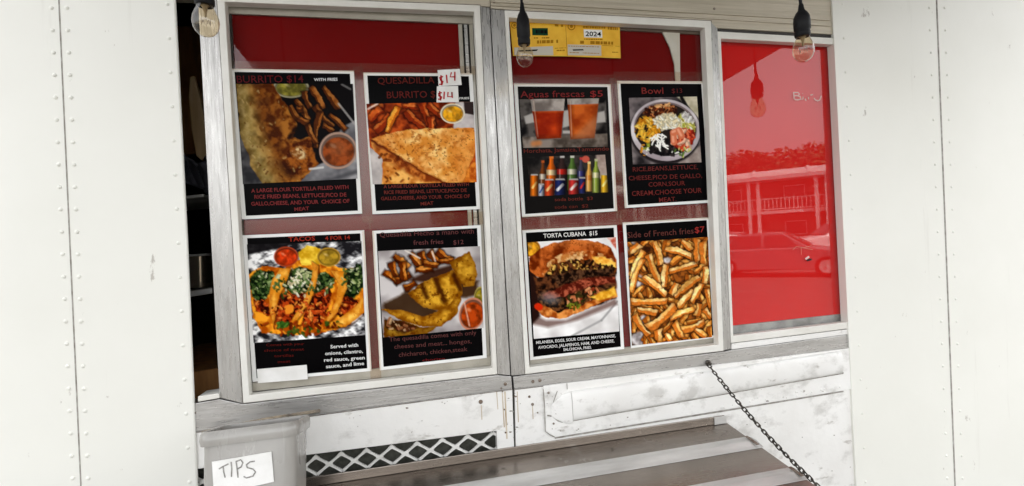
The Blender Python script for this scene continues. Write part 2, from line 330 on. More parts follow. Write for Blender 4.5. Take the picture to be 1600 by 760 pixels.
def art_quesadilla_burrito():
    A = Art([(38, 190), (546, 180), (562, 562), (68, 572)], 150, 118, (156, 60, 22))
    A.tex(np.ones(A.X.shape), (96, 30, 8), (196, 84, 30), 40, 2, 1.8)
    A.tex(A.poly([(30, 380), (120, 440), (130, 580), (30, 580)], 6), (168, 160, 158), (206, 198, 194), 50, 3)
    A.tex(A.poly([(460, 180), (570, 180), (570, 330), (450, 310)], 8), (176, 168, 168), (212, 204, 202), 50, 3)
    A.paint(A.poly([(500, 180), (560, 180), (560, 245), (505, 235)], 5), (52, 40, 40))
    for a, b, r in [((60, 205), (120, 200), 15), ((52, 270), (110, 215), 22), ((80, 320), (150, 240), 20), ((210, 200), (300, 205), 17), ((225, 225), (318, 305), 20), ((300, 185), (352, 300), 22), ((330, 190), (400, 250), 17), ((380, 245), (430, 240), 13), ((345, 250), (350, 320), 18)]:
        A.fry(a, b, r, (188, 82, 28), (98, 28, 6), (226, 134, 66))
    A.fry((135, 325), (190, 205), 17, (222, 142, 42), (140, 66, 14), (246, 190, 92))
    A.paint(A.cap((45, 215), (90, 190), 4, 3), (235, 225, 220), .8)
    A.cup(447, 236, 58, 48, (232, 222, 196), (214, 150, 30))
    A.wob(7, 30)
    low = A.poly([(58, 362), (180, 438), (405, 572), (112, 580), (116, 452), (62, 395)], 4)
    A.tex(low, (186, 104, 34), (240, 182, 98), 36, 12, 1.8)
    A.tex(low*A.poly([(58, 370), (180, 430), (420, 560), (330, 570), (120, 450)], 30), (120, 48, 12), (206, 122, 50), 22, 5, 2.2, al=.9)
    top = A.poly([(62, 356), (130, 334), (240, 312), (400, 304), (550, 306), (560, 396), (492, 575), (404, 562), (296, 502), (180, 436)], 4)
    A.tex(top, (214, 138, 54), (250, 208, 134), 46, 13, 1.9)
    A.tex(top*np.clip((A.X-430)/90, 0, 1), (206, 112, 32), (240, 164, 76), 40, 17, al=.8)
    A.tex(top*np.clip(1-(A.X-60)/160, 0, 1), (160, 74, 20), (222, 140, 60), 26, 19, 2, al=.8)
    A.paint(A.cap((62, 362), (190, 445), 6, 8), (84, 28, 6), .8); A.paint(A.cap((190, 445), (408, 566), 6, 9), (92, 34, 8), .75)
    sp = np.clip((A.noise(17, 41, 2)-.62)*9, 0, 1)*top
    A.paint(sp, (160, 84, 26), .6); A.paint(np.clip((A.noise(8, 43, 2)-.68)*9, 0, 1)*top, (104, 44, 10), .7); A.tex(top*np.clip((A.noise(70, 44)-.45)*4, 0, 1), (196, 112, 40), (236, 166, 84), 20, 45, 2, al=.6)
    A.wx = A.wy = 0
    A.crumbs(low, [(120, 50, 12), (90, 34, 6)], 16, 3, 7, 8, .7)
    A.wob(7, 30)
    A.tex(A.poly([(498, 562), (520, 500), (566, 440), (566, 570)], 5), (176, 78, 18), (226, 138, 50), 20, 6)
    return A.done(1.0, 1.08)
def art_tacos():
    A = Art([(48, 98), (592, 82), (610, 528), (80, 566)], 150, 126, (120, 118, 118))
    n = A.noise(34, 3, 4, .5, 2.2); n2 = A.noise(15, 8, 3, -.4, 2.5)
    v = np.clip((n*.6+n2*.4-.5)*4.4+.48, 0, 1)[..., None]
    A.C = np.array((34, 33, 36))*(1-v)+np.array((236, 235, 234))*v
    A.paint(A.poly([(40, 80), (330, 80), (190, 118), (40, 150)], 8), (26, 24, 26), .9)
    A.wob(9, 28)
    base = A.poly([(56, 240), (120, 205), (230, 208), (300, 168), (380, 175), (520, 215), (585, 190), (604, 330), (606, 420), (520, 490), (330, 530), (120, 520), (74, 440)], 5)
    A.tex(base, (160, 74, 12), (240, 160, 44), 34, 5, 2.0)
    A.tex(A.poly([(290, 140), (330, 100), (400, 120), (410, 190), (310, 200)], 6), (196, 150, 30), (246, 214, 84), 30, 4)
    A.wx = A.wy = 0
    A.cup(437, 158, 56, 46, (176, 136, 50), (150, 120, 38)); A.cup(234, 156, 58, 48, (168, 70, 40), (196, 62, 24))
    A.wob(9, 24, 7)
    def greens(pts, s):
        m = A.poly(pts, 8); A.tex(m, (12, 24, 10), (66, 88, 44), 13, s, 2.6); A.crumbs(m, [(84, 108, 58), (28, 48, 22), (150, 168, 110), (14, 28, 12), (196, 200, 160)], 34, 2, 6, s)
    def meat(pts, s):
        m = A.poly(pts, 8); A.tex(m, (44, 12, 4), (176, 66, 24), 15, s, 2.4); A.crumbs(m, [(206, 92, 38), (110, 32, 10), (54, 16, 6), (226, 140, 60), (150, 50, 16)], 32, 3, 7, s)
    greens([(62, 260), (100, 222), (180, 228), (160, 320), (130, 372), (70, 350)], 11)
    meat([(72, 360), (130, 365), (160, 400), (160, 440), (96, 420)], 12)
    greens([(500, 230), (590, 190), (606, 300), (560, 350), (500, 352)], 13); meat([(490, 350), (550, 350), (585, 370), (520, 425), (460, 440)], 14)
    greens([(225, 228), (300, 205), (372, 225), (352, 320), (270, 340), (222, 300)], 15)
    meat([(205, 330), (270, 330), (345, 330), (310, 420), (250, 480), (176, 470)], 16)
    A.crumbs(A.poly([(255, 260), (320, 225), (352, 250), (310, 320), (260, 310)], 5), [(240, 236, 214), (222, 214, 180), (186, 190, 140)], 34, 3, 7, 17)
    A.paint(A.ell(247, 405, 22, 25, .3, 6), (222, 136, 44))
    greens([(362, 250), (420, 225), (470, 260), (450, 310), (380, 335), (350, 320)], 18)
    meat([(355, 345), (445, 290), (440, 380), (400, 490), (300, 490), (320, 430)], 19)
    A.wob(4, 40, 5)
    for pts, s in [([(156, 330), (172, 260), (204, 214), (256, 212), (240, 262), (204, 330), (186, 400), (172, 476), (158, 430)], 1), ([(352, 176), (382, 196), (384, 262), (352, 366), (268, 474), (256, 466), (318, 370), (352, 268), (362, 220)], 2), ([(448, 222), (524, 228), (522, 310), (480, 416), (432, 470), (428, 452), (474, 360), (484, 280)], 3), ([(600, 336), (608, 420), (520, 488), (430, 490), (500, 440), (566, 392)], 4)]:
        m = A.poly(pts, 3); d = np.clip(-A.d/22, 0, 1)
        A.tex(m, (214, 140, 40), (246, 196, 92), 26, 30+s, 1.5); A.paint(m*(1-d), (176, 92, 16), .6); A.paint(m*np.clip((A.noise(18, 50+s)-.66)*6, 0, 1), (170, 92, 24), .5)
        A.poly([(x+7, y+5) for x, y in pts], 3); A.paint((1-m)*np.clip(1-abs(A.d)/9, 0, 1)*(A.d < 6), (40, 14, 4), .55)
    A.wx = A.wy = 0
    for c, rx, ry, cols, n, sd in [((205, 300), 34, 60, [(84, 108, 58), (196, 200, 160), (40, 64, 28)], 22, 61), ((300, 300), 60, 50, [(236, 230, 206), (90, 116, 62), (206, 190, 150), (40, 60, 30)], 40, 62), ((330, 400), 34, 60, [(206, 92, 38), (110, 32, 10), (230, 150, 70)], 26, 63), ((405, 290), 50, 46, [(84, 108, 58), (34, 52, 24), (200, 190, 150)], 30, 64), ((425, 380), 34, 60, [(196, 80, 34), (110, 32, 10), (226, 130, 60)], 26, 65), ((110, 300), 46, 60, [(64, 90, 44), (130, 150, 90), (24, 40, 18)], 26, 66), ((545, 270), 46, 50, [(64, 90, 44), (170, 180, 120), (24, 40, 18)], 26, 67), ((200, 420), 40, 40, [(186, 76, 30), (90, 28, 10), (226, 140, 60)], 22, 68)]:
        A.crumbs(A.ell(c[0], c[1], rx, ry), cols, n, 2, 6, sd)
    A.crumbs(A.poly([(90, 470), (330, 470), (520, 470), (330, 540), (110, 520)]), [(150, 60, 16), (60, 84, 30), (220, 140, 40), (90, 30, 10)], 50, 3, 9, 23)
    A.crumbs(A.poly([(190, 470), (235, 470), (230, 495), (195, 490)]), [(52, 90, 30), (90, 130, 50)], 8, 4, 9, 24)
    return A.done(1.0, 1.12)
def art_quesadillas():
    A = Art([(33, 148), (526, 124), (544, 520), (57, 566)], 140, 118, (172, 166, 166))
    A.tex(np.ones(A.X.shape), (134, 126, 126), (206, 200, 198), 110, 2)
    for a, b, r in [((110, 170), (180, 230), 20), ((60, 250), (130, 300), 17), ((120, 290), (190, 260), 20), ((190, 160), (240, 220), 20), ((160, 330), (215, 300), 18), ((240, 150), (270, 215), 20), ((100, 200), (120, 270), 18),
                    ((280, 150), (330, 205), 19), ((320, 145), (390, 195), 19), ((215, 240), (300, 235), 17), ((330, 200), (400, 190), 15), ((255, 205), (325, 218), 15), ((150, 200), (160, 290), 18)]:
        A.fry(a, b, r, (172, 92, 26), (60, 22, 4), (226, 154, 72))
    A.paint(A.poly([(180, 290), (260, 250), (400, 210), (395, 250), (260, 300)], 16), (46, 18, 6), .85)
    A.paint(A.cap((165, 145), (235, 182), 4, 3), (222, 214, 206), .8); A.paint(A.cap((295, 150), (310, 195), 4, 3), (222, 214, 206), .8)
    A.wob(7, 26)
    A.paint(A.poly([(430, 300), (520, 290), (510, 360), (420, 380)], 16), (54, 28, 8), .85)
    A.paint(A.poly([(60, 400), (180, 340), (330, 440), (250, 480), (60, 440)], 18), (48, 26, 8), .85)
    def tort(pts, s, k=1.0):
        m = A.poly(pts, 3); d = np.clip(-A.d/26, 0, 1)
        A.tex(m, np.array((138, 84, 12))*k, np.array((222, 168, 52))*k, 36, s, 1.8); A.paint(m*(1-d), (104, 56, 8), .6)
        A.paint(m*np.clip((A.noise(13, 60+s)-.64)*8, 0, 1), (92, 46, 6), .75); return m
    tort([(378, 204), (474, 150), (502, 214), (512, 262), (500, 312), (448, 322), (412, 262)], 1, .96)
    main = tort([(176, 352), (240, 306), (330, 262), (398, 240), (436, 290), (440, 352), (400, 424), (330, 436), (250, 420)], 2)
    for a, b in [((312, 284), (356, 392)), ((246, 312), (268, 372)), ((398, 262), (430, 332))]:
        A.paint(A.cap(a, b, 12, 14)*main, (60, 26, 4), .85)
    tort([(48, 430), (130, 432), (250, 462), (366, 424), (420, 348), (436, 386), (410, 456), (340, 512), (250, 516), (140, 482)], 3, 1.02)
    tort([(62, 480), (150, 486), (250, 520), (330, 512), (262, 552), (60, 566)], 4, .72)
    A.paint(A.poly([(64, 470), (160, 492), (230, 520), (160, 548), (70, 520)], 14), (44, 20, 12), .8)
    A.wx = A.wy = 0
    A.crumbs(A.poly([(70, 480), (160, 492), (230, 524), (90, 540)]), [(150, 96, 60), (84, 40, 20), (196, 160, 120)], 22, 3, 8, 5)
    A.cup(530, 376, 32, 56, (178, 160, 80), (140, 124, 34)); A.cup(488, 452, 62, 80, (196, 128, 100), (156, 60, 18), .25)
    A.paint(A.cap((452, 400), (476, 510), 4, 4), (240, 200, 180), .6)
    return A.done(.97, 1.1)
def art_drinks():
    A = Art([(55, 120), (512, 114), (522, 370), (76, 376)], 128, 72, (30, 28, 28))
    A.tex(np.ones(A.X.shape), (16, 14, 14), (96, 90, 86), 60, 2, 2.2)
    for p in [[(80, 210), (130, 190), (140, 240), (90, 250)], [(290, 180), (318, 175), (320, 260), (285, 270)], [(470, 190), (505, 180), (512, 240), (462, 245)], [(285, 285), (325, 285), (325, 300), (285, 300)]]:
        A.paint(A.poly(p, 8), (206, 200, 194), .85)
    A.tex(A.poly([(60, 320), (524, 300), (524, 380), (60, 380)], 6), (76, 66, 58), (150, 138, 128), 50, 5)
    A.paint(A.cap((130, 355), (160, 350), 14, 16), (214, 130, 70), .8)
    for x0, x1, b0, b1, yl, c0, c1 in [(114, 296, 148, 276, 182, (150, 34, 6), (214, 72, 18)), (308, 476, 326, 452, 146, (160, 58, 12), (216, 104, 36))]:
        cup = A.poly([(x0, 116), (x1, 112), (b1, 326), (b0, 332)], 3)
        A.tex(cup, (118, 108, 102), (188, 178, 170), 50, 7)
        f = (yl-116)/212; liq = A.poly([(x0+(b0-x0)*f, yl+2), (x1+(b1-x1)*f, yl-2), (b1, 324), (b0, 330)], 3)
        A.tex(liq, c0, c1, 60, 9); A.paint(liq*np.clip((yl+14-A.Y)/14, 0, 1), (232, 120, 50), .6)
        xc = (x0+x1)/2; A.paint(liq*np.clip((abs(A.X-xc)-40)/60, 0, 1), np.array(c0)*.6, .7)
        A.paint(A.cap((x0+16, 130), (b0+6, 318), 3, 5), (236, 210, 190), .5)
        A.paint(cup*np.clip((A.Y-300)/34, 0, 1), (60, 20, 6), .6)
    A.paint(A.poly([(420, 240), (470, 200), (460, 330), (330, 330)], 30), (170, 140, 124), .35)
    return A.done(.95, 1.05)
def art_bottles():
    A = Art([(95, 424), (508, 412), (526, 610), (114, 634)], 128, 64, (40, 37, 36))
    A.tex(np.ones(A.X.shape), (24, 22, 22), (66, 60, 56), 50, 2)
    A.tex(A.poly([(458, 400), (520, 400), (530, 540), (465, 540)], 12), (150, 130, 120), (186, 166, 154), 40, 3)
    def bottle(x, w, y0, y1, c, cap, band=None):
        n = w*.34
        m = A.poly([(x-n*.5, y0), (x+n*.5, y0), (x+n*.6, y0+34), (x+w*.5, y0+66), (x+w*.5, y1), (x-w*.5, y1), (x-w*.5, y0+66), (x-n*.6, y0+34)], 2)
        s = np.clip(1.15-abs(A.X-x+w*.12)/w*1.5, .25, 1.2)[..., None]; A.paint(m, np.array(c)*s)
        A.paint(A.poly([(x-n*.6, y0-4), (x+n*.6, y0-4), (x+n*.6, y0+9), (x-n*.6, y0+9)], 2), cap)
        if band is not None: A.paint(m*A.aa(abs(A.Y-(y0+82))-14, 3), np.array(band)*s)
        A.paint(A.cap((x-w*.22, y0+70), (x-w*.22, y1-8), 2, 3), (255, 250, 240), .5)
    def can(x, w, y0, y1, c, mark):
        s = np.clip(1.2-abs(A.X-x+w*.15)/w*1.5, .3, 1.25)[..., None]
        A.paint(A.poly([(x-w*.5, y0+6), (x-w*.4, y0), (x+w*.4, y0), (x+w*.5, y0+6), (x+w*.5, y1), (x-w*.5, y1)], 2), np.array(c)*s)
        A.paint(A.poly([(x-w*.4, y0-2), (x+w*.4, y0-2), (x+w*.46, y0+6), (x-w*.46, y0+6)], 2), (176, 172, 168))
        A.paint(A.cap((x-w*.25, (y0+y1)/2+14), (x+w*.25, (y0+y1)/2-14), w*.13, 3), np.array(mark)*s)
    bottle(180, 38, 446, 610, (120, 62, 26), (190, 90, 40), (204, 190, 170)); bottle(225, 54, 424, 600, (222, 104, 22), (226, 120, 50), (240, 210, 160))
    bottle(282, 58, 420, 600, (58, 40, 38), (196, 190, 186), (190, 40, 30)); bottle(335, 52, 420, 600, (84, 116, 52), (206, 204, 190), (210, 206, 180))
    bottle(382, 40, 430, 600, (70, 66, 82), (190, 60, 60), (60, 60, 120)); A.paint(A.ell(406, 436, 20, 18, 0, 4), (206, 92, 74))
    bottle(424, 38, 452, 606, (226, 170, 84), (236, 210, 150), (214, 130, 50)); bottle(461, 40, 438, 612, (150, 168, 70), (190, 190, 150), (226, 220, 170))
    can(135, 42, 516, 630, (222, 112, 22), (246, 196, 110)); can(172, 32, 566, 630, (188, 186, 196), (60, 90, 150)); can(214, 50, 542, 630, (206, 66, 28), (240, 190, 120))
    can(271, 56, 540, 628, (30, 40, 92), (214, 214, 222)); can(342, 54, 540, 622, (190, 50, 46), (232, 210, 200)); can(388, 36, 532, 616, (40, 44, 96), (196, 50, 46)); can(506, 40, 514, 612, (226, 176, 42), (248, 226, 140))
    A.tex(np.clip((A.Y-560)/160, 0, 1), (60, 56, 52), (90, 84, 80), 40, 9, al=.25)
    return A.done(.95, 1.05)
def art_bowl():
    A = Art([(78, 132), (446, 125), (470, 480), (100, 492)], 116, 106, (70, 66, 66))
    A.tex(np.ones(A.X.shape), (40, 36, 38), (130, 120, 120), 70, 2)
    A.tex(A.poly([(330, 120), (460, 120), (470, 260), (400, 180)], 10), (176, 168, 140), (216, 208, 186), 40, 3)
    A.tex(A.poly([(380, 440), (480, 380), (480, 500), (330, 500)], 10), (140, 126, 120), (180, 168, 160), 40, 3)
    A.paint(A.cap((362, 130), (405, 205), 9, 6), (24, 22, 22))
    A.paint(A.ell(274, 318, 192, 172, .12, 10), (40, 34, 36))
    m = A.ell(276, 306, 188, 166, .12, 3); A.tex(m, (186, 176, 180), (226, 220, 222), 80, 4)
    A.paint(m*np.clip((A.Y-330)/150, 0, 1), (150, 134, 140), .7)
    A.paint(A.ell(276, 296, 170, 142, .12, 5), (120, 104, 104)); A.paint(A.ell(276, 304, 164, 140, .12, 4), (40, 32, 28))
    ins = A.ell(276, 306, 162, 140, .12, 4)
    def heap(cx, cy, rx, ry, rot, c0, c1, cols, n, s, r0=4, r1=9):
        A.wob(10, 22, s); q = A.ell(cx, cy, rx, ry, rot, 8)*ins; A.wx = A.wy = 0
        A.tex(q, c0, c1, 14, s, 2); A.crumbs(q, cols, n, r0, r1, s)
    heap(270, 415, 125, 52, 0, (12, 10, 12), (58, 48, 48), [(34, 28, 30), (70, 60, 58), (16, 12, 14)], 60, 2)
    heap(180, 300, 66, 72, -.3, (176, 104, 14), (244, 188, 60), [(248, 196, 70), (226, 150, 30), (36, 26, 20), (252, 216, 110)], 60, 3, 4, 8)
    heap(390, 275, 60, 50, .5, (160, 150, 60), (232, 222, 130), [(236, 226, 140), (190, 190, 80), (250, 246, 220), (226, 190, 60)], 50, 4, 3, 7)
    heap(405, 236, 42, 28, .5, (190, 186, 180), (240, 238, 232), [(246, 244, 240), (206, 200, 196)], 14, 9)
    heap(382, 362, 72, 62, .2, (120, 26, 14), (206, 70, 40), [(214, 74, 44), (150, 34, 20), (236, 120, 80), (244, 200, 170)], 46, 5)
    heap(245, 200, 88, 36, -.1, (74, 30, 12), (186, 100, 50), [(206, 130, 76), (90, 38, 16), (236, 180, 120), (50, 20, 10)], 46, 6)
    heap(288, 262, 74, 42, .1, (200, 186, 150), (246, 238, 214), [(250, 246, 232), (226, 212, 176), (240, 224, 180)], 60, 7, 3, 7)
    for a, b in [((322, 372), (318, 320)), ((318, 320), (348, 308)), ((348, 308), (364, 338))]:
        A.paint(A.cap(a, b, 17, 4), (216, 120, 84)); A.paint(A.cap((a[0]-4, a[1]-4), (b[0]-4, b[1]-4), 6, 8), (246, 190, 160), .7)
    rng = np.random.RandomState(5)
    for k in range(26):
        x, y, a = 235+60*(rng.rand()-.4), 362+70*(rng.rand()-.5), rng.rand()*3; A.paint(A.cap((x, y), (x+24*np.cos(a), y+24*np.sin(a)), 4, 2), (244, 242, 236))
    A.crumbs(A.ell(360, 425, 60, 22), [(206, 210, 120), (250, 246, 236), (90, 120, 50)], 14, 3, 6, 11); A.crumbs(A.ell(165, 405, 26, 40), [(226, 150, 40), (160, 170, 60), (240, 240, 220)], 12, 3, 7, 12)
    return A.done(1.0, 1.08)
def art_torta():
    A = Art([(47, 126), (492, 100), (510, 576), (78, 614)], 132, 144, (226, 223, 221))
    A.tex(np.ones(A.X.shape), (204, 200, 198), (240, 238, 237), 90, 2)
    A.paint(A.cap((270, 600), (420, 520), 5, 7), (150, 148, 148), .8); A.paint(A.cap((420, 520), (500, 425), 5, 7), (140, 138, 138), .8)
    A.paint(A.poly([(60, 480), (140, 520), (240, 520), (490, 410), (500, 440), (300, 520), (150, 556), (70, 540)], 18), (110, 84, 78), .8)
    A.paint(A.poly([(40, 250), (90, 250), (110, 500), (50, 560)], 14), (44, 26, 22))
    A.cup(70, 158, 42, 44, (196, 130, 50), (216, 150, 40)); A.tex(A.poly([(440, 90), (500, 90), (500, 170)], 8), (190, 90, 70), (220, 190, 180), 20, 3)
    A.wob(9, 34)
    bun = A.poly([(52, 262), (56, 206), (104, 160), (182, 130), (300, 112), (400, 122), (470, 156), (500, 222), (498, 262), (300, 240), (120, 320)], 4)
    A.tex(bun, (104, 40, 12), (196, 104, 46), 40, 5, 2.2); A.paint(bun*np.clip((165-A.Y)/50, 0, 1), (226, 146, 80), .45)
    A.paint(bun*np.clip((A.noise(10, 33)-.66)*8, 0, 1), (92, 34, 8), .6)
    br = A.poly([(120, 290), (150, 226), (210, 186), (300, 168), (400, 176), (478, 212), (494, 248), (440, 250), (330, 212), (210, 226), (150, 300)], 7)
    A.tex(br*np.clip((A.noise(26, 71)-.34)*6, 0, 1), (190, 128, 66), (240, 206, 148), 16, 6, 2.2, al=.8)
    A.tex(A.poly([(370, 196), (440, 200), (496, 232), (496, 262), (400, 240)], 8), (224, 150, 50), (250, 200, 96), 22, 7)
    fill = A.poly([(76, 300), (130, 300), (170, 246), (260, 216), (360, 220), (496, 262), (494, 410), (300, 480), (190, 500), (100, 430)], 8)
    A.tex(fill, (24, 14, 10), (104, 62, 38), 22, 8, 2.2)
    A.wx = A.wy = 0
    A.crumbs(fill*A.aa(A.Y-285, 30), [(206, 150, 70), (84, 46, 22), (34, 20, 12), (236, 190, 96), (120, 66, 30), (50, 34, 20)], 110, 3, 7, 9)
    A.wob(7, 26)
    A.tex(A.poly([(170, 300), (300, 262), (480, 258), (480, 284), (340, 300), (200, 344)], 10), (26, 16, 12), (96, 66, 46), 15, 10, 2.2)
    A.tex(A.poly([(120, 392), (230, 340), (360, 304), (490, 300), (490, 330), (360, 350), (230, 400), (140, 420)], 9), (84, 30, 20), (176, 92, 66), 20, 11, 2.2)
    A.tex(A.poly([(110, 420), (240, 400), (480, 340), (490, 380), (330, 430), (200, 470), (110, 460)], 9), (28, 20, 14), (110, 70, 40), 16, 12, 2.2)
    A.wx = A.wy = 0
    A.crumbs(A.poly([(220, 400), (400, 350), (420, 390), (260, 460)]), [(196, 116, 74), (60, 56, 26), (226, 160, 110), (40, 26, 14), (150, 60, 36)], 50, 4, 9, 13)
    A.wob(8, 30)
    lb = A.poly([(78, 446), (110, 440), (200, 482), (320, 444), (494, 368), (498, 402), (400, 440), (300, 484), (205, 516), (130, 502)], 4)
    A.tex(lb, (150, 72, 24), (226, 150, 78), 30, 14, 1.8)
    A.tex(A.poly([(360, 400), (488, 352), (494, 392), (400, 424)], 9), (214, 150, 40), (244, 196, 80), 20, 15)
    A.wx = A.wy = 0
    A.paint(A.ell(102, 452, 22, 18, .4, 6), (206, 50, 20)); A.paint(A.ell(160, 410, 46, 28, .2, 30), (120, 124, 132), .6)
    A.crumbs(A.ell(275, 450, 40, 14), [(120, 130, 40), (80, 90, 30), (210, 120, 50)], 14, 3, 7, 16)
    return A.done(1.0, 1.12)
def art_fries():
    A = Art([(34, 168), (470, 140), (492, 680), (60, 726)], 126, 156, (84, 40, 12))
    A.tex(np.ones(A.X.shape), (44, 18, 5), (150, 80, 24), 34, 2, 1.8)
    for c in [(100, 380, 24, 34), (130, 600, 34, 40), (110, 690, 60, 40), (60, 190, 36, 26), (245, 265, 30, 16)]: A.tex(A.ell(*c, 0, 12), (130, 122, 122), (206, 200, 200), 30, 3)
    rng = np.random.RandomState(12)
    for k in range(110):
        x, y = 30+470*rng.rand(), 140+590*rng.rand()
        if (x < 170 and y > 640 and x+y < 830) or ((x-100)**2+(y-375)**2 < 1100) or ((x-130)**2+(y-600)**2 < 1500): continue
        a = rng.choice([1.05, -.9, .35, -.4, 1.4, 2.3])+rng.randn()*.25; L = 34+34*rng.rand()
        A.fry((x-L*np.cos(a), y-L*np.sin(a)), (x+L*np.cos(a), y+L*np.sin(a)), 13+6*rng.rand(), (210, 130, 44), (112, 52, 10), (246, 196, 108))
    for a, b, r in [((60, 370), (125, 215), 16), ((150, 235), (208, 385), 16), ((120, 355), (245, 455), 17), ((55, 490), (250, 485), 15), ((260, 325), (410, 285), 15), ((240, 205), (380, 245), 16), ((410, 150), (415, 270), 19), ((445, 165), (450, 285), 15),
                    ((290, 460), (425, 355), 17), ((310, 525), (395, 430), 16), ((385, 495), (440, 390), 16), ((265, 580), (400, 530), 16), ((150, 635), (295, 510), 20), ((90, 530), (195, 550), 14), ((320, 645), (450, 598), 15), ((180, 165), (215, 290), 15),
                    ((235, 410), (245, 290), 14), ((60, 440), (120, 260), 13), ((410, 565), (425, 500), 14), ((450, 530), (490, 575), 13), ((75, 560), (150, 670), 14), ((200, 640), (205, 700), 17), ((300, 390), (270, 450), 14), ((100, 180), (50, 220), 15), ((330, 160), (380, 210), 14), ((455, 300), (450, 390), 14), ((400, 640), (460, 680), 14), ((290, 600), (330, 680), 14), ((465, 420), (488, 520), 12), ((240, 660), (270, 700), 13)]:
        A.fry(a, b, r*1.28, (232, 166, 76), (150, 74, 18), (254, 224, 158))
    return A.done(1.08, 1.0)
ARTS = dict(burrito=art_burrito, quesadilla_burrito=art_quesadilla_burrito, tacos=art_tacos, quesadillas=art_quesadillas, drinks=art_drinks, bottles=art_bottles, bowl=art_bowl, torta=art_torta, fries=art_fries)
# ================================================================ ground and the place behind the photographer (seen in the glass)
ASPH = surf('asphalt', (.055, .053, .049), (.085, .082, .077), 3, rough=.85, bump=.2, bscale=40)
structure('parking_lot', MB().add([(-400, -700, 0), (400, -700, 0), (400, 300, 0), (-400, 300, 0)], [(0, 1, 2, 3)]), ASPH)
YF = -.013                                   # outer face of posts and rails; glass stands at y = 0.004
truck = thing('food_truck', (.2, .0, .35), 'white food truck side with aluminium framed red windows and menu sheets', 'food truck')

# ---- header above the windows
bar('header_rail', [(240, -200), (757, -190), (766, 10.5), (250, -14)], YF, .03, HEADER, truck)
bar('header_rail', [(758, -190), (1315, -160), (1340, 56), (1122, 44), (767, 13)], YF, .03, HEADER, truck)
for a, b, w in [((767, 1), (1298, 30), 2.2), ((767, 7), (1298, 39.5), 1.6)]:
    bar('header_bead', [(a[0], a[1]), (b[0], b[1]), (b[0], b[1]+w), (a[0], a[1]+w)], YF-.003, YF+.002, HEADER, truck, .0006)
# ---- posts
bar('window_post', [(307, -40), (339, -40), (379.5, 631), (343, 622)], YF, .03, ALUV, truck)
bar('window_post', [(749.5, 9.5), (765, 12), (797.5, 587), (776.5, 585)], YF, .03, ALUV, truck)
bar('window_post', [(766.4, 14), (788.5, 16), (820.5, 585.5), (799, 587.5)], YF, .03, ALUV, truck)
bar('window_post', [(1111, 34), (1121.2, 45), (1142, 546), (1130, 548)], YF-.003, .03, ALUV, truck)

# ---- windows: white trim frame (the part) > glass, red sheet, sash bars, gasket
def ring(o, i, y0, y1):                       # frame between two pixel outlines
    a = quad(o, y0); b = quad(i, y0); n = len(a); off = Vector((0, y1-y0, 0)); mb = MB()
    mb.add(a + b + [p+off for p in a] + [p+off for p in b],
           [(k, (k+1) % n, n+(k+1) % n, n+k) for k in range(n)] + [(2*n+k, 3*n+k, 3*n+(k+1) % n, 2*n+(k+1) % n) for k in range(n)] +
           [(k, 2*n+k, 2*n+(k+1) % n, (k+1) % n) for k in range(n)] + [(n+k, n+(k+1) % n, 3*n+(k+1) % n, 3*n+k) for k in range(n)])
    return mb
T1o, T1i = [(338.5, -8), (750, 8.5), (777, 585), (380, 630.5)], [(351, 3), (741, 18.5), (770, 575), (389.5, 618)]
T2o, T2i = [(788.5, 16), (1111, 33), (1131, 548.5), (821, 585)], [(795, 27.5), (1101.5, 43.5), (1123, 538.5), (827.5, 574)]
T3o, T3i = [(1121.2, 49), (1345, 62), (1372, 508), (1142, 536.5)], [(1126.5, 60.5), (1335, 71.5), (1362, 499), (1146, 525)]
def window(o, i, yt):
    w = obj('window', ring(o, i, YF-.003+yt, .0036), TRIM, truck, bevel=.0012)
    return w
def grow(q, k):                               # a pixel outline pushed outward by k pixels
    c = np.mean(np.array(q), 0); return [(p[0]+math.copysign(k, p[0]-c[0]), p[1]+math.copysign(k, p[1]-c[1])) for p in q]
w1 = window(T1o, T1i, 0); w2 = window(T2o, T2i, 0); w3 = window(T3o, T3i, 0.002)
for w, ti, gm in ((w1, T1i, GLASS_B), (w2, T2i, GLASS_B), (w3, T3i, GLASS)):
    obj('glass_pane', MB().add(quad(grow(ti, 4), .004), [(0, 1, 2, 3)]), gm, w)
    if w is not w3: obj('gasket_ring', ring(grow(ti, 2), grow(ti, -2.6), .0012, .0038), GAP, w)
    obj('reveal', ring(grow(ti, 3.5), grow(ti, 2.5), .0046, .0262), GAP, w)
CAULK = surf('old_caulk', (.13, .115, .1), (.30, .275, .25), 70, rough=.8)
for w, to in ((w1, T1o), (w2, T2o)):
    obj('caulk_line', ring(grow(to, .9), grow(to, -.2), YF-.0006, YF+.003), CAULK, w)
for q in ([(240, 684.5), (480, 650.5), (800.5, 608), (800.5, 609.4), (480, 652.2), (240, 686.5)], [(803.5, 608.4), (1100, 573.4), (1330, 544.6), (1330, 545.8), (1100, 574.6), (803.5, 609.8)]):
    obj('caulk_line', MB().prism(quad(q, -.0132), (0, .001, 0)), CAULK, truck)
def flat(name, pts, y, mat, parent, t=.002): return obj(name, MB().prism(quad(pts, y), (0, t, 0)), mat, parent)
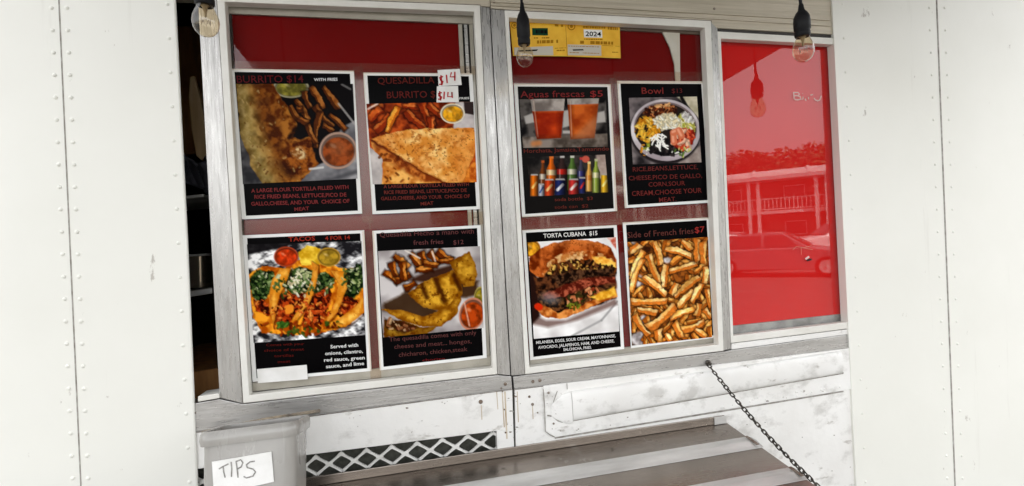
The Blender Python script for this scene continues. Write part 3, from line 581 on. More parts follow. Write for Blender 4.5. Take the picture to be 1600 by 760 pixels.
# window beside the serving hatch
flat('red_panel', [(352, 20), (716, 36), (757, 566), (392, 606)], .012, MAROON, w1)
flat('gasket', grow(T1i, 12), .026, GAP, w1)
bar('sash_rail', [(353, 8.5), (740, 23.5), (740, 37.5), (353, 21)], .0055, .011, SASH, w1, .0008)
bar('sash_rail', [(389, 599), (768, 556), (770, 572), (389, 613)], .0055, .011, SASH, w1, .0008)
for x0, x1, xb0, xb1, m in [(716, 722, 742, 748, SASH), (725, 730, 751, 757, ALU), (733, 739, 760, 766, SASH)]:
    bar('sash_track', [(x0, 38), (x1, 38), (xb1, 556), (xb0, 556)], .006, .011, m, w1, .0006)
bar('sash_track', [(357, 22), (361, 22), (394, 598), (390, 598)], .006, .011, GAP, w1, .0006)
# window with the permit cards
flat('red_panel', [(790, 30), (1101, 46), (1124, 534), (824, 572)], .012, MAROON, w2)
flat('gasket', grow(T2i, 8), .026, GAP, w2)
bar('sash_rail', [(797, 31), (1101, 46.5), (1101, 54), (797, 38)], .0055, .011, surf('brown_sash', (.16, .12, .09), (.22, .17, .13), 30, rough=.5), w2, .0008)
bar('sash_rail', [(828, 560), (1121, 527), (1123, 537), (828, 572)], .0055, .011, SASH, w2, .0008)
bar('sash_track', [(1113, 330), (1118, 330), (1122, 526), (1116, 526)], .006, .011, GAP, w2, .0006)
# bent pale strip behind the glass, a bright reflection painted as a solid shape
pk = [(1035, 50), (1062, 52), (1063, 128), (1056, 128), (1054, 100), (1047, 74)]
bar('reflection_strip', pk, .0058, .009, surf('pale_reflection', (.62, .58, .48), (.72, .68, .6), 20, rough=.6), w2, 0)
# wide red window
flat('red_panel', [(1122, 55), (1345, 66), (1370, 484.5), (1143, 509)], .010, RED, w3)
flat('gasket', grow(T3i, 6), .026, GAP, w3)
bar('sash_rail', [(1144, 509.5), (1368, 485), (1366, 498), (1145, 523)], .008, .013, surf('grey_sash', (.2, .2, .19), (.42, .42, .41), 26, rough=.5), w3, .0008)
bar('gasket_line', [(1122, 45.5), (1345, 57.5), (1345, 61.5), (1122, 48.5)], YF+.004, .0, GAP, w3, 0)
# marks on the wide window
mk = ink((232, 196, 190))
def stroke(name, pts, wpx, y, mat, parent=None, t=.0003):     # a drawn line: flat ribbon through pixel points
    v = []; fs = []; p = [np.array(q, float) for q in pts]
    for k, q in enumerate(p):
        d = p[min(k+1, len(p)-1)] - p[max(k-1, 0)]; d /= (np.linalg.norm(d)+1e-9); n = np.array([-d[1], d[0]])*wpx/2
        v += [W(*(q+n), y), W(*(q-n), y)]
    fs = [(2*k, 2*k+1, 2*k+3, 2*k+2) for k in range(len(p)-1)]
    return v, fs
def strokes(name, lines, wpx, y, mat, parent=None):
    mb = MB()
    for l in lines:
        v, f = stroke(name, l, wpx, y, mat); mb.add(v, f)
    return obj(name, mb, mat, parent, fix=False)
sc = lambda L: [[(1225+x/15.2, 130+y/15.2) for x, y in l] for l in L]
strokes('pale_writing', sc([[(228, 215), (240, 370), (275, 395)], [(240, 225), (330, 225), (370, 265), (330, 300), (250, 300)], [(330, 305), (390, 330), (400, 380), (330, 400), (260, 395)], [(450, 325), (455, 375), (420, 385)], [(440, 245), (442, 262)], [(500, 370), (525, 420)], [(580, 335), (580, 385)], [(625, 290), (690, 270)], [(710, 360), (745, 400), (800, 425), (850, 400), (885, 300)]]), 1.7, .0033, mk, w3)  # faint pale strokes of writing set on the glass
sm = lambda L: [[(1225+x/10.85, 380+y/10.85) for x, y in l] for l in L]
strokes('scratch', sm([[(150, 115), (210, 60), (340, 78), (470, 45)], [(300, 75), (420, 100), (490, 115)], [(290, 75), (295, 200)]]), 1.1, .0033, ink((214, 110, 96)), w3)
strokes('chip', sm([[(365, 275), (425, 230)]]), 3.0, .0031, mk, w3); strokes('chip', sm([[(385, 295), (470, 275)]]), 2.8, .0033, BLACK, w3)

# ---- rails and sills under the windows
bar('sill_rail', [(240, 642), (343, 624), (380, 632), (777, 586.5), (799, 588.5), (800.5, 607.5), (480, 650), (240, 684)], YF, .03, ALU, truck)
bar('hatch_sill', [(309, 620), (341.5, 615), (343, 622.5), (309, 628.5)], YF-.006, .02, TRIM, truck)
bar('sill_rail', [(801.5, 589), (821, 586.5), (1131, 550), (1142, 547.5), (1340, 521), (1340, 543), (1100, 573), (803.5, 608)], YF, .03, ALU, truck)
bar('sill_lip', [(1143, 537.5), (1345, 512.5), (1345, 520), (1143, 546.5)], YF-.001, .02, BODY, truck, .0008)
# ---- lower body skin
bar('body_panel', [(240, 684), (480, 650), (800.5, 607.5), (803, 689), (777, 693), (776, 674), (480, 711.5), (240, 742)], -.012, .01, BODY, truck)
bar('body_panel', [(777, 690), (803, 689), (808, 960), (785, 960)], -.012, .01, BODY, truck, 0)
bar('body_panel', [(804.5, 608), (1340, 541), (1370, 1000), (812, 1000)], -.012, .01, BODY, truck, 0)
bar('body_panel', [(240, 800), (786, 722), (790, 1000), (240, 1000)], -.012, .01, BODY, truck, 0)
# edge sheet with the half-round rub moulding
bar('moulding_plate', [(849, 603.5), (1340, 543), (1340, 607), (1130, 641), (867, 683.5), (852.5, 674)], -.0155, -.0122, BODY, truck, .0008)
def zline(p, q, x): a, b = W(*p, -.0155), W(*q, -.0155); return a.z + (b.z-a.z)*(x-a.x)/(b.x-a.x)
xl, xr = W(893, 640, -.0155).x, W(1312, 570, -.0155).x
rings = []
for x in [xl + (xr-xl)*k/14 for k in range(15)]:
    zt, zb = zline((893, 611), (1307, 549), x), zline((893, 657), (1307, 584), x)
    rings.append([Vector((x, -.0157 - .011*math.sin(math.pi*k/12)**.55, zb+(zt-zb)*(.5-.5*math.cos(math.pi*k/12)))) for k in range(13)])
obj('rub_moulding', MB().loft(rings), BODY, truck, smooth=True)
rings = []
x0 = W(861, 640, -.0155).x
for k in range(9):
    t = k/8; x = x0 + (xl-.0008-x0)*t; s = .35 + .65*math.sin(t*math.pi/2)
    zt, zb = zline((893, 611), (1307, 549), x), zline((893, 661), (1307, 584), x); zc, zh = (zt+zb)/2-.001, (zt-zb)/2*s
    rings.append([Vector((x, -.0157 - .008*t*math.sin(math.pi*j/12)**.6-.0006, zc-zh*math.cos(math.pi*j/12))) for j in range(13)])
obj('moulding_end', MB().loft(rings), BODY, truck, smooth=True)
rv = MB()
rgv = random.Random(3)
for k in range(15):
    t = rgv.random(); c = W(1128+185*t, 634-29*t+rgv.uniform(-4, 4), -.0155); rv.lathe(c, [(.0026, 0), (.0022, .0008), (.001, .0013)], 8, Vector((0, -1, 0)))
tag(obj('rivet_row', rv, BODY, truck, smooth=True), None, kind='stuff')
GRIME_SHADE = surf('grime_shade_line', (.20, .18, .155), (.42, .40, .37), 60, rough=.8)
bar('moulding_shadow_seam', [(893, 656.5), (1318, 582), (1318, 584.4), (893, 659)], -.0166, -.0150, GRIME_SHADE, truck, 0)  # gap shadow and grime under the moulding, painted as one thin strip
zc = lambda L: [(780+x/3.8, 560+y/3.8) for x, y in L]
for l, w_ in (([(262, 185), (270, 300), (274, 435), (300, 455), (330, 468)], 1.5), ([(285, 340), (318, 345), (350, 372), (378, 380)], 2.2), ([(345, 195), (325, 250), (314, 310), (318, 345)], 1.3), ([(402, 150), (404, 185)], 1.3)):
    strokes('crack_line', [zc(l)], w_, -.0163, GRIME_SHADE, truck)
obj('panel_edge', MB().prism(quad([(867, 684), (1130, 641.6), (1318, 611), (1318, 613), (1130, 643.8), (867, 686)], -.0135), (0, .001, 0)), GRIME_SHADE, truck)
seam = MB().prism(quad([(800.8, 608), (804.2, 608), (811, 1000), (805, 1000)], -.0045), (0, .002, 0)); obj('panel_seam', seam, GAP, truck)
# screws and holes
def screw(px, py, y, r, m=RUST):
    o = obj('screw', MB().lathe(W(px, py, y), [(r, 0), (r, .0012), (r*.6, .0022), (r*.3, .0022)], 12, Vector((0, -1, 0))), m, truck, smooth=True)
for px, py, r in [(789.5, 600, .0036), (832.5, 596.5, .0034), (843.5, 594.5, .0036), (772, 3.5, .003), (304, 645.5, .0026), (783, 607, .002), (1116, 14, .0028)]: screw(px, py, YF, r)
for px, py, r in [(751, 628, .0042), (785, 612, .0016), (788, 640, .0015), (827, 620, .0025), (832, 632, .003), (840, 645, .0016), (857, 614, .0026), (865, 662, .0022), (790, 676, .0018)]: screw(px, py, -.012 if px < 848 else -.0156, r)
# rust runs below the screws, paint chips along seams and edges
RUN = surf('rust_run', (.42, .30, .18), (.66, .58, .47), 90, (1, 1, .3), rough=.8)
for l, w_ in (([(785, 614), (786, 634), (788, 668)], 1.6), ([(789, 612), (790.5, 650), (792, 686)], 2.4), ([(752, 633), (753, 656)], 1.3), ([(776, 612), (778, 640)], 1.2), ([(832, 634), (833, 655)], 1.1), ([(808, 612), (810, 660)], 1.2)):
    strokes('rust_run', [l], w_, -.01225, RUN, truck)
rgc = random.Random(11); chips = {'a': MB(), 'b': MB()}
def chip(px, py, y, r, key):
    n = rgc.randint(4, 7); a0 = rgc.random()*6; el = rgc.uniform(.5, 2.2)
    p = [(px+math.cos(a0+2*math.pi*k/n)*r*rgc.uniform(.5, 1.2)*el, py+math.sin(a0+2*math.pi*k/n)*r*rgc.uniform(.5, 1.1)) for k in range(n)]
    chips[key].add(quad(p, y), [tuple(range(n))])
for k in range(12): t = rgc.random(); chip(500+300*t, 650-42*t+rgc.expovariate(.12), -.0123, rgc.uniform(.6, 1.5), 'ab'[k % 2])
for k in range(14): chip(rgc.choice((797, 809))+rgc.gauss(0, 3), rgc.uniform(612, 690), -.0123, rgc.uniform(.5, 1.6), 'ab'[k % 2])
for k in range(11): t = rgc.random(); chip(870+440*t, 679-69*t-rgc.expovariate(.25), -.0157, rgc.uniform(.6, 1.6), 'ab'[k % 2])
for k in range(10): chip(rgc.uniform(1140, 1320), rgc.uniform(650, 740), -.0123, rgc.uniform(.5, 1.1), 'b')
for k in range(5): chip(rgc.uniform(850, 866), rgc.uniform(612, 672), -.0157, rgc.uniform(.5, 1.3), 'a')
tag(obj('paint_chips', chips['a'], RUST, truck, fix=False), None, kind='stuff'); tag(obj('paint_chips', chips['b'], GRIME_SHADE, truck, fix=False), None, kind='stuff')
# ---- vent with expanded metal
bar('vent_filter', [(240, 735), (778, 668), (790, 735), (240, 810)], .02, .03, VENTDARK, truck, 0)
mb = MB(); p0, p1 = np.array((776., 690.)), np.array((499., 728.)); step = (p1-p0)/7.0*1.0; up = np.array((-1.2, -13.6))
def strand(a, b, w=4.4):
    d = (b-a)/np.linalg.norm(b-a); n = np.array((-d[1], d[0]))*w/2; n2 = n*.72; mid = (a+b)/2
    mb.prism(quad([a+n, mid+n2, b+n, b-n, mid-n2, a-n], -.006), (0, .004, 0))
for k in range(-1, 14):
    j = p0 + step*(k+.62); top = j+step*.5+up; bot = j+step*.5-up; top2 = j-step*.5+up; bot2 = j-step*.5-up
    for e in (top, bot, top2, bot2):
        if e[0] < 781: strand(j, e)
    mb.prism(quad([j+(-6, 0), j+(0, -3.4), j+(6, -1), j+(0, 3.4)], -.0066), (0, .004, 0))
    if k > -1: mb.prism(quad([top+(-6, 2.2), top+(0, -4), top+(6, .4), top+(0, 3.5)], -.0066), (0, .004, 0))
vent_white = surf('vent_paint', (.62, .61, .58), (.78, .77, .74), 40, rough=.5, bump=.2, bscale=120)
obj('vent_mesh', mb, vent_white, truck)

# ---- plain painted truck side beyond the hatch and beyond the wide window
YP = -.0168
obj('side_panel', MB().prism([Vector((-2.6, YP, 2.24))] + quad([(265, -180), (274, 0), (293, 380), (309, 760), (322, 1060)], YP) + [Vector((-2.6, YP, .93))], (0, .006, 0)), CREAM, truck, bevel=.004)
obj('side_panel', MB().prism(quad([(1294, -120), (1300, 0), (1319, 380), (1338, 760), (1352, 1100)], YP)[::-1] + [Vector((W(1294, -120, YP).x, YP, 2.24)), Vector((3.5, YP, 2.24)), Vector((3.5, YP, .9))], (0, .0202, 0)), CREAM, truck, bevel=.004)
for x0, y0, x1, y1, n in [(260, -20, 297, 780, 15), (1315, -20, 1354, 780, 15)]:
    rv = MB()
    for k in range(n):
        t = (k+.5)/n; rv.lathe(W(x0+(x1-x0)*t, y0+(y1-y0)*t, YP), [(.0035, -.001), (.0033, .0006), (.0022, .0014), (.0008, .0017)], 10, Vector((0, -1, 0)))
    tag(obj('rivet_row', rv, CREAM, truck, smooth=True), None, kind='stuff')
for top_, bot_ in (((90, -40), (128, 800)), ((1462, -40), (1494, 800))):
    d_ = 2.2; obj('panel_seam', MB().prism(quad([(top_[0]-d_/2, top_[1]), (top_[0]+d_/2, top_[1]), (bot_[0]+d_/2, bot_[1]), (bot_[0]-d_/2, bot_[1])], YP-.0004), (0, .0006, 0)), GRIME_SHADE, truck)
    for off in (-12, 12):
        rv = MB()
        for k in range(24):
            t = (k+.5)/24; rv.lathe(W(top_[0]+off+(bot_[0]-top_[0])*t, top_[1]+840*t, YP), [(.0036, -.001), (.0034, .0007), (.0022, .0016), (.0008, .002)], 10, Vector((0, -1, 0)))
        tag(obj('rivet_row', rv, CREAM, truck, smooth=True), None, kind='stuff')
# outer shell of the truck so that it is closed
obj('truck_body', MB().box((-2.6, .06, .35), (-2.5, 2.2, 2.75)).box((3.4, .06, .35), (3.5, 2.2, 2.75)).box((-2.5, 2.1, .35), (3.4, 2.2, 2.75)).box((-2.5, .06, 2.65), (3.4, 2.1, 2.75)).box((-2.5, .06, .35), (3.4, 2.1, .45)), CREAM, truck)
obj('body_skirt', MB().box((-2.6, .0, .35), (3.5, .055, .95)), BODY, truck)
obj('upper_body', MB().box((-2.6, -.01, 2.26), (3.5, .055, 2.75)), BODY, truck)
obj('body_back_skin', MB().box((-.565, .031, .96), (3.5, .055, 2.255)).box((-2.6, .031, .96), (-.95, .055, 2.255)), GAP, truck)
# ---- hatch door held open overhead as an awning
hg = W(1640, -165); xa, za, AD = hg.x, hg.z, 1.5; dz = -.035*AD
awn = obj('awning', MB().add(
    [(-.85, -.03, za), (xa, -.03, za), (xa, -AD, za+dz), (-.85, -AD, za+dz), (-.85, -.03, za+.045), (xa, -.03, za+.045), (xa, -AD, za+dz+.045), (-.85, -AD, za+dz+.045)],
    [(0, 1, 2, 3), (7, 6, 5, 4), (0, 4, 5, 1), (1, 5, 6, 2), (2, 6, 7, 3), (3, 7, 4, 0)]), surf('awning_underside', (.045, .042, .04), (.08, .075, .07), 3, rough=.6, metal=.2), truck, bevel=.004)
# ================================================================ fold-down counter
sA = W(1135, 660, -.012); ZS, SL = sA.z, .114
XR, XL = sA.x, -1.45
def shelf(x, s, dz=0.0): return Vector((x, -.012-s, ZS - SL*s + dz))
def s_at(py):                                 # distance from the truck at which the shelf's end shows at row py
    lo, hi = 0, .6
    for _ in range(40):
        m = (lo+hi)/2
        if P(shelf(XR, m))[1] < py: lo = m
        else: hi = m
    return lo
DEPTH = s_at(768)
counter = thing('fold_down_counter', shelf((XL+XR)/2, 0), 'stainless fold-down counter with pale cross strips hinged below the menu windows', 'counter')
obj('counter_top', MB().prism([shelf(XL, 0), shelf(XR, 0), shelf(XR, DEPTH), shelf(XL, DEPTH)], (0, 0, -.012)), STEEL, counter, bevel=.0015)
obj('back_flange', MB().prism([shelf(XL, -.0005, .0), shelf(XR-.006, -.0005, .0), shelf(XR-.006, -.0005, .0175), shelf(XL, -.0005, .0175)], (0, -.004, 0)), STEEL, counter, bevel=.001)
obj('flange_end', MB().prism([shelf(XR-.034, .004, .001), shelf(XR-.004, .004, .001), shelf(XR-.004, .004, .0175), shelf(XR-.034, .004, .0175)], (0, -.002, 0)), STRIP, counter)
for a, b in ((s_at(683), s_at(700)), (s_at(731), s_at(750))):
    st = obj('cross_strip', MB().prism([shelf(XL, a, .0012), shelf(XR+.003, a, .0012), shelf(XR+.003, (a+b)/2, .0052), shelf(XR+.003, b, .0012), shelf(XL, b, .0012), shelf(XL, (a+b)/2, .0052)], (0, 0, -.001)), STRIP, counter, bevel=.0008)
    mdl = (a+b)/2
    obj('strip_end_cap', MB().prism([shelf(XR-.010, a+.005, .0047), shelf(XR-.003, a+.005, .0047), shelf(XR-.003, b-.005, .0047), shelf(XR-.010, b-.005, .0047)], (0, 0, .0010)), RUST, counter)
# ================================================================ chain
c0 = W(1106, 569, YF-.008); c1 = shelf(XR-.004, DEPTH-.004, .004)
chain = thing('chain', c1, 'dark steel chain running from the sill rail to the counter corner', 'chain')
NL = 33; d = (c1-c0); L = d.length/NL; dirv = d.normalized()
lm = MB(); a, r = L*.34, L*.29; pts = []
for k in range(16):
    t = 2*math.pi*k/16; pts.append(Vector((math.cos(t)*r + math.copysign(a, math.cos(t)) if abs(math.cos(t)) > 1e-6 else 0, math.sin(t)*r*1.25, 0)))
lm.tube(pts, L*.15, 6, True)
lo = obj('link', lm, DARKSTEEL, chain, smooth=True, origin=(0, 0, 0)); link_me = lo.data; bpy.data.objects.remove(lo)
side = dirv.cross(Vector((1, 0, 0))).normalized(); up2 = dirv.cross(side)
for k in range(NL):
    t = (k+.5)/NL; o = bpy.data.objects.new('link', link_me); COL.objects.link(o); o.parent = chain
    rx = (R(20) if k % 2 else R(110)) + .35*math.sin(k*2.3)
    M = Matrix((dirv, side, up2)).transposed().to_4x4() @ Matrix.Rotation(rx, 4, 'X')
    o.rotation_euler = M.to_euler(); o.location = c0 + d*t + Vector((0, 0, -.012*4*t*(1-t))) - ORG[chain.name]
obj('eye_bolt', MB().lathe(W(1106, 567, YF), [(.0065, 0), (.0065, .003), (.004, .0045), (.003, .011)], 14, Vector((0, -1, 0))), DARKSTEEL, chain, smooth=True)

# ================================================================ tip tub
yt = -.205
fl, fr = W(309, 678, yt), W(464, 657, yt)
zr = (fl.z+fr.z)/2; cx = (fl.x+fr.x)/2; wd = fr.x-fl.x; dp = .105; lean = R(13)
bot_z = ZS - SL*(-yt-.012) - .001
H = (zr-bot_z)/math.cos(lean)+.001
tip = thing('tip_tub', (cx, yt, bot_z), 'grey plastic tub with a handwritten TIPS label standing on the counter', 'tip tub')
def rr(hw, hd, rad, n=6):
    p = []
    for sx, sy, a0 in ((1, -1, -90), (1, 1, 0), (-1, 1, 90), (-1, -1, 180)):
        p += [(sx*(hw-rad)+rad*math.cos(R(a0+90*k/n)), sy*(hd-rad)+rad*math.sin(R(a0+90*k/n))) for k in range(n+1)]
    return p
ry = (fr.z-fl.z)/wd
def tubpt(x, yy, h):                          # local: x along truck, yy from the front face, h below the rim
    v = Vector((x, yy, -h)); v = Matrix.Rotation(-lean, 3, 'X') @ v
    return Vector((cx+v.x, yt+v.y, zr+v.z))
def tring(hw, hd, h, rad): return [tubpt(x, y+dp/2, h) for x, y in rr(hw, hd, rad)]
hw, hd = wd/2, dp/2
body = MB().loft([tring(hw*.955, hd*.93, .004, .016), tring(hw*.955, hd*.93, .020, .016), tring(hw*.93, hd*.9, H*.6, .017), tring(hw*.90, hd*.87, H-.004, .018), tring(hw*.86, hd*.83, H, .018)], caps=False)
nn = len(rr(1, 1, .1)); body.add(tring(hw*.86, hd*.83, H, .018), [tuple(range(nn))])
inn = [tring(hw*.925, hd*.89, .004, .015), tring(hw*.90, hd*.86, H*.6, .015), tring(hw*.86, hd*.83, H-.006, .016)]
body.loft(inn, caps=False); body.add(inn[-1], [tuple(range(nn))])
obj('tub', body, TUB, tip, smooth=True, fix=False)
obj('rim', MB().loft([tring(hw*.955, hd*.93, .021, .016), tring(hw*1.015, hd*1.03, .0205, .018), tring(hw*1.035, hd*1.06, .013, .019), tring(hw*1.03, hd*1.05, .004, .019), tring(hw*.99, hd*.98, .0, .018), tring(hw*.93, hd*.9, .001, .016), tring(hw*.925, hd*.89, .006, .015)], caps=False), TUB, tip, smooth=True, fix=False)
def on_tub(px, py, lift=.0006):               # pixel -> point on the tub's front face
    n = Matrix.Rotation(-lean, 3, 'X') @ Vector((0, -1, 0)); tw = .035
    q = tubpt(0, dp/2-hd*.93, .02) + n*lift; dd = ray(px, py); n2 = (n + Vector((0, 0, -.02))).normalized()
    return CAM + dd*((q-CAM).dot(n2)/dd.dot(n2))
lq = [(331, 722), (424, 706), (428, 753), (380, 764), (334, 770)]
lab = obj('paper_label', MB().prism([on_tub(*p, .0024) for p in lq], (0, .0006, 0)), LABEL, tip)
tipm = MB(); zt = lambda x, y: (290+x/4.47, 590+y/4.47)
for l in [[(232, 640), (262, 622), (300, 604)], [(262, 622), (266, 660), (276, 700)], [(318, 590), (322, 640), (320, 695)], [(366, 700), (360, 640), (352, 585)], [(352, 588), (385, 575), (400, 596), (388, 625), (362, 640)], [(484, 585), (450, 590), (425, 610), (430, 630), (470, 640), (488, 660), (470, 690), (425, 702), (405, 692)]]:
    p = [np.array(zt(*q)) for q in l]
    pp = [p[0]] + [q for i in range(len(p)-1) for q in ((p[i]+p[i+1])/2, p[i+1])]; v = []
    for k, q in enumerate(pp):
        dd = pp[min(k+1, len(pp)-1)]-pp[max(k-1, 0)]; dd = dd/np.linalg.norm(dd); n = np.array((-dd[1], dd[0]))*1.1
        v += [on_tub(*(q+n), .0028), on_tub(*(q-n), .0028)]
    tipm.add(v, [(2*k, 2*k+1, 2*k+3, 2*k+2) for k in range(len(pp)-1)])
obj('handwriting', tipm, surf('pencil', (.19, .18, .165), (.36, .35, .33), 300, rough=.8), lab, fix=False)

# ================================================================ twisted cable along the sill
mb = MB(); A, B, Cc = W(316, 676, -.035), W(400, 656, -.035), W(500, 642, -.03)
for s in range(4):
    path = []
    for k in range(121):
        t = k/120; c = A*(1-t)**2 + B*2*t*(1-t) + Cc*t*t; ph = t*44+s*math.pi/2
        path.append(c + Vector((0, math.cos(ph), math.sin(ph)))*.0017)
    mb.tube(path, .0015, 6)
tag(obj('twisted_cable', mb, surf('cable_sheath', (.10, .085, .07), (.42, .34, .24), 26, rough=.5), smooth=True), 'thin twisted tan and grey cable running along the sill behind the tub', 'cable')

# ================================================================ string-light bulbs
def bulb(px, py_socket_top, py_socket_bot, y, label, k=1.0, group='string light bulbs'):
    c = W(px, py_socket_bot, y); top = W(px, py_socket_top, y); h = top.z-c.z; r = .0155*k
    t = thing('string_light', c - Vector((0, 0, .055*k)), label, 'light bulb', group)
    obj('socket', MB().lathe(c, [(r*.86, -.002), (r*.95, 0), (r*.98, h*.12), (r*.92, h*.16), (r*.92, h*.2), (r*1.02, h*.24), (r*1.04, h*.55), (r*.96, h*.74), (r*.7, h*.9), (r*.42, h*1.0), (r*.32, h*1.18), (r*.27, h*1.25)], 28), BLACK, t, smooth=True)
    pth = [c + Vector((0, 0, h*1.2)), c + Vector((-.002, 0, h*1.8)), c + Vector((-.006, .002, h*3)), c + Vector((-.01, .004, za-c.z+.02))]
    obj('cord', MB().tube(pth, .0033*k, 8), BLACK, t, smooth=True)
    b = obj('bulb', MB().lathe(c, [(.0122*k, -.001), (.0128*k, -.006*k), (.0165*k, -.014*k), (.0195*k, -.022*k), (.0205*k, -.030*k), (.0195*k, -.038*k), (.0165*k, -.0455*k), (.0115*k, -.051*k), (.006*k, -.054*k), (.0008, -.055*k)], 32), BULBG, t, smooth=True)
    obj('stem', MB().lathe(c, [(.008*k, -.001), (.004*k, -.006*k), (.002*k, -.016*k), (.0012*k, -.022*k)], 12), surf('bulb_stem', (.28, .24, .18), rough=.3) if 'bulb_stem' not in MATS else MATS['bulb_stem'], b, smooth=True)
    fil = [c + Vector((math.cos(a)*.007*k, math.sin(a)*.007*k, (-.024-.010*(i % 2))*k)) for i, a in enumerate(np.linspace(0, 5.6, 10))]
    obj('filament', MB().tube(fil, .0004, 5), RUST, b)
    return t
bulb(320, -48, 7, -.25, 'clear bulb in a black socket hanging before the aluminium post by the hatch', .82)
bulb(819, 18, 69, -.12, 'clear bulb in a black socket hanging in front of the yellow permit cards', .78)
bulb(1254, 17, 56, -.34, 'clear bulb in a black socket hanging before the wide red window', .77)
v = CAM + ray(1186, 151)*((.36-CAM.y)/ray(1186, 151).y); rb = Vector((v.x, -v.y, v.z)); pr = P(rb)
bulb(pr[0], pr[1]-50, pr[1], rb.y, 'clear bulb in a black socket mirrored in the wide red window', 1.2)
# ================================================================ yellow permit cards
YEL = surf('yellow_card', lin((226, 168, 32)), lin((240, 190, 52)), 30, rough=.45, spec=.4)
zp = lambda L: [(780+x/6.91, y/6.91) for x, y in L]
BROWN = ink((164, 116, 30)); GREYL = ink((196, 190, 178)); WHT = ink((236, 236, 232)); BLK = ink((22, 22, 24)); GRN = ink((24, 66, 46))
def card(q, label):
    o = obj('permit_card', MB().prism(quad(zp(q), .0030), (0, .0006, 0)), YEL); tag(o, label, 'permit', 'yellow permit cards on the glass'); return o
def patch(name, q, mat, parent, y): return obj(name, MB().add(quad(zp(q), y), [(0, 1, 2, 3)]), mat, parent)
def fine(parent, x0, y0, x1, y1, hh, n, seed, y=.0024, m=None, name='fine_print'):
    rg = random.Random(seed); mb = MB(); t = 0.0
    while t < 1:
        w = (.35+rg.random())/n; g = .25/n
        if rg.random() > .12:
            e = min(t+w, 1); X0, Y0, X1, Y1 = x0+(x1-x0)*t, y0+(y1-y0)*t, x0+(x1-x0)*e, y0+(y1-y0)*e
            mb.add(quad(zp([(X0, Y0), (X1, Y1), (X1, Y1+hh), (X0, Y0+hh)]), y), [(0, 1, 2, 3)])
        t += w+g
    obj(name, mb, m or BROWN, parent)
def emblem(parent, cx, cy, r):
    mb = MB(); n = 24
    a = [(cx+math.cos(2*math.pi*k/n)*r, cy+math.sin(2*math.pi*k/n)*r) for k in range(n)]; b = [(cx+math.cos(2*math.pi*k/n)*r*.74, cy+math.sin(2*math.pi*k/n)*r*.74) for k in range(n)]; c = [(cx+math.cos(2*math.pi*k/n)*r*.4, cy+math.sin(2*math.pi*k/n)*r*.42) for k in range(n)]
    mb.add(quad(zp(a), .0026)+quad(zp(b), .0026), [(k, (k+1) % n, n+(k+1) % n, n+k) for k in range(n)]); mb.add(quad(zp(c), .0026), [tuple(range(n))]); obj('emblem', mb, BROWN, parent)
c1_ = card([(112, 213), (713, 210), (733, 610), (150, 604)], 'yellow permit card with a dark green number box behind the black socket')
c2_ = card([(716, 210), (1300, 248), (1312, 631), (737, 611)], 'yellow permit card marked 2024 beside the card with the green box')
patch('number_box', [(355, 305), (525, 305), (527, 385), (358, 382)], GRN, c1_, .0026); fine(c1_, 370, 325, 515, 327, 36, 5, 4, .0022, BLK, 'number_print')
patch('grey_strip', [(160, 515), (580, 500), (585, 600), (165, 598)], GREYL, c1_, .0026); patch('marker_bar', [(205, 545), (420, 535), (405, 552), (215, 560)], BLK, c1_, .0022)
emblem(c1_, 165, 275, 36); emblem(c2_, 780, 287, 42)
for a in [(370, 235, 560, 240, 16, 6, 1), (600, 262, 690, 268, 24, 3, 2), (375, 405, 545, 402, 14, 6, 3), (380, 440, 640, 430, 34, 8, 4), (600, 520, 720, 515, 6, 3, 5), (620, 540, 710, 538, 14, 4, 6), (185, 250, 300, 248, 14, 4, 7)]: fine(c1_, *a)
patch('year_box', [(912, 318), (1110, 325), (1114, 410), (916, 405)], WHT, c2_, .0026)
patch('grey_strip', [(738, 482), (1100, 492), (1104, 604), (742, 598)], GREYL, c2_, .0026); patch('marker_bar', [(790, 535), (905, 533), (915, 546), (800, 550)], BLK, c2_, .0022)
for a in [(905, 255, 1160, 268, 10, 9, 11), (905, 283, 1150, 290, 22, 10, 12), (1172, 290, 1280, 298, 30, 4, 13), (915, 418, 1115, 422, 12, 8, 14), (815, 440, 1230, 452, 32, 11, 15), (745, 495, 1080, 505, 8, 12, 16), (760, 565, 1080, 575, 8, 12, 17), (1190, 505, 1195, 560, 3, 1, 18), (1220, 560, 1285, 562, 10, 4, 19), (1110, 490, 1300, 500, 4, 2, 20)]: fine(c2_, *a)

# ================================================================ lettering
FONT_CACHE = {}
def text_mesh(s, bold):
    k = (s, bold)
    if k not in FONT_CACHE:
        cu = bpy.data.curves.new('t', 'FONT'); cu.body = s; cu.size = 1; cu.resolution_u = 2; cu.offset = .018 if bold else .004
        to = bpy.data.objects.new('t', cu); COL.objects.link(to); bpy.context.view_layer.update()
        me = bpy.data.meshes.new_from_object(to.evaluated_get(bpy.context.evaluated_depsgraph_get()))
        v = np.array([x.co[:] for x in me.vertices]); f = [tuple(p.vertices) for p in me.polygons]
        bpy.data.objects.remove(to); bpy.data.curves.remove(cu); bpy.data.meshes.remove(me); FONT_CACHE[k] = (v, f)
    return FONT_CACHE[k]
CAPH = .73
def lettering(s, crop, x0, y0, x1, y1, h, mat, parent, y, upv, bold=False):
    v, f = text_mesh(s, bold); ox, oy, sc = crop
    a = np.array((ox+x0/sc, oy+y0/sc)); b = np.array((ox+x1/sc, oy+y1/sc)); hp = h/sc
    xm, xM = v[:, 0].min(), v[:, 0].max(); cap = CAPH
    q = [a + (b-a)*((p[0]-xm)/(xM-xm)) + np.array(upv)*hp*(p[1]/cap) for p in v]
    mb = MB().add([W(*p, y) for p in q], f); return obj('lettering', mb, mat, parent, fix=False)
lettering('2024', (780, 0, 6.91), 932, 390, 1100, 396, 52, BLK, c2_, .0021, (0, -1), True)

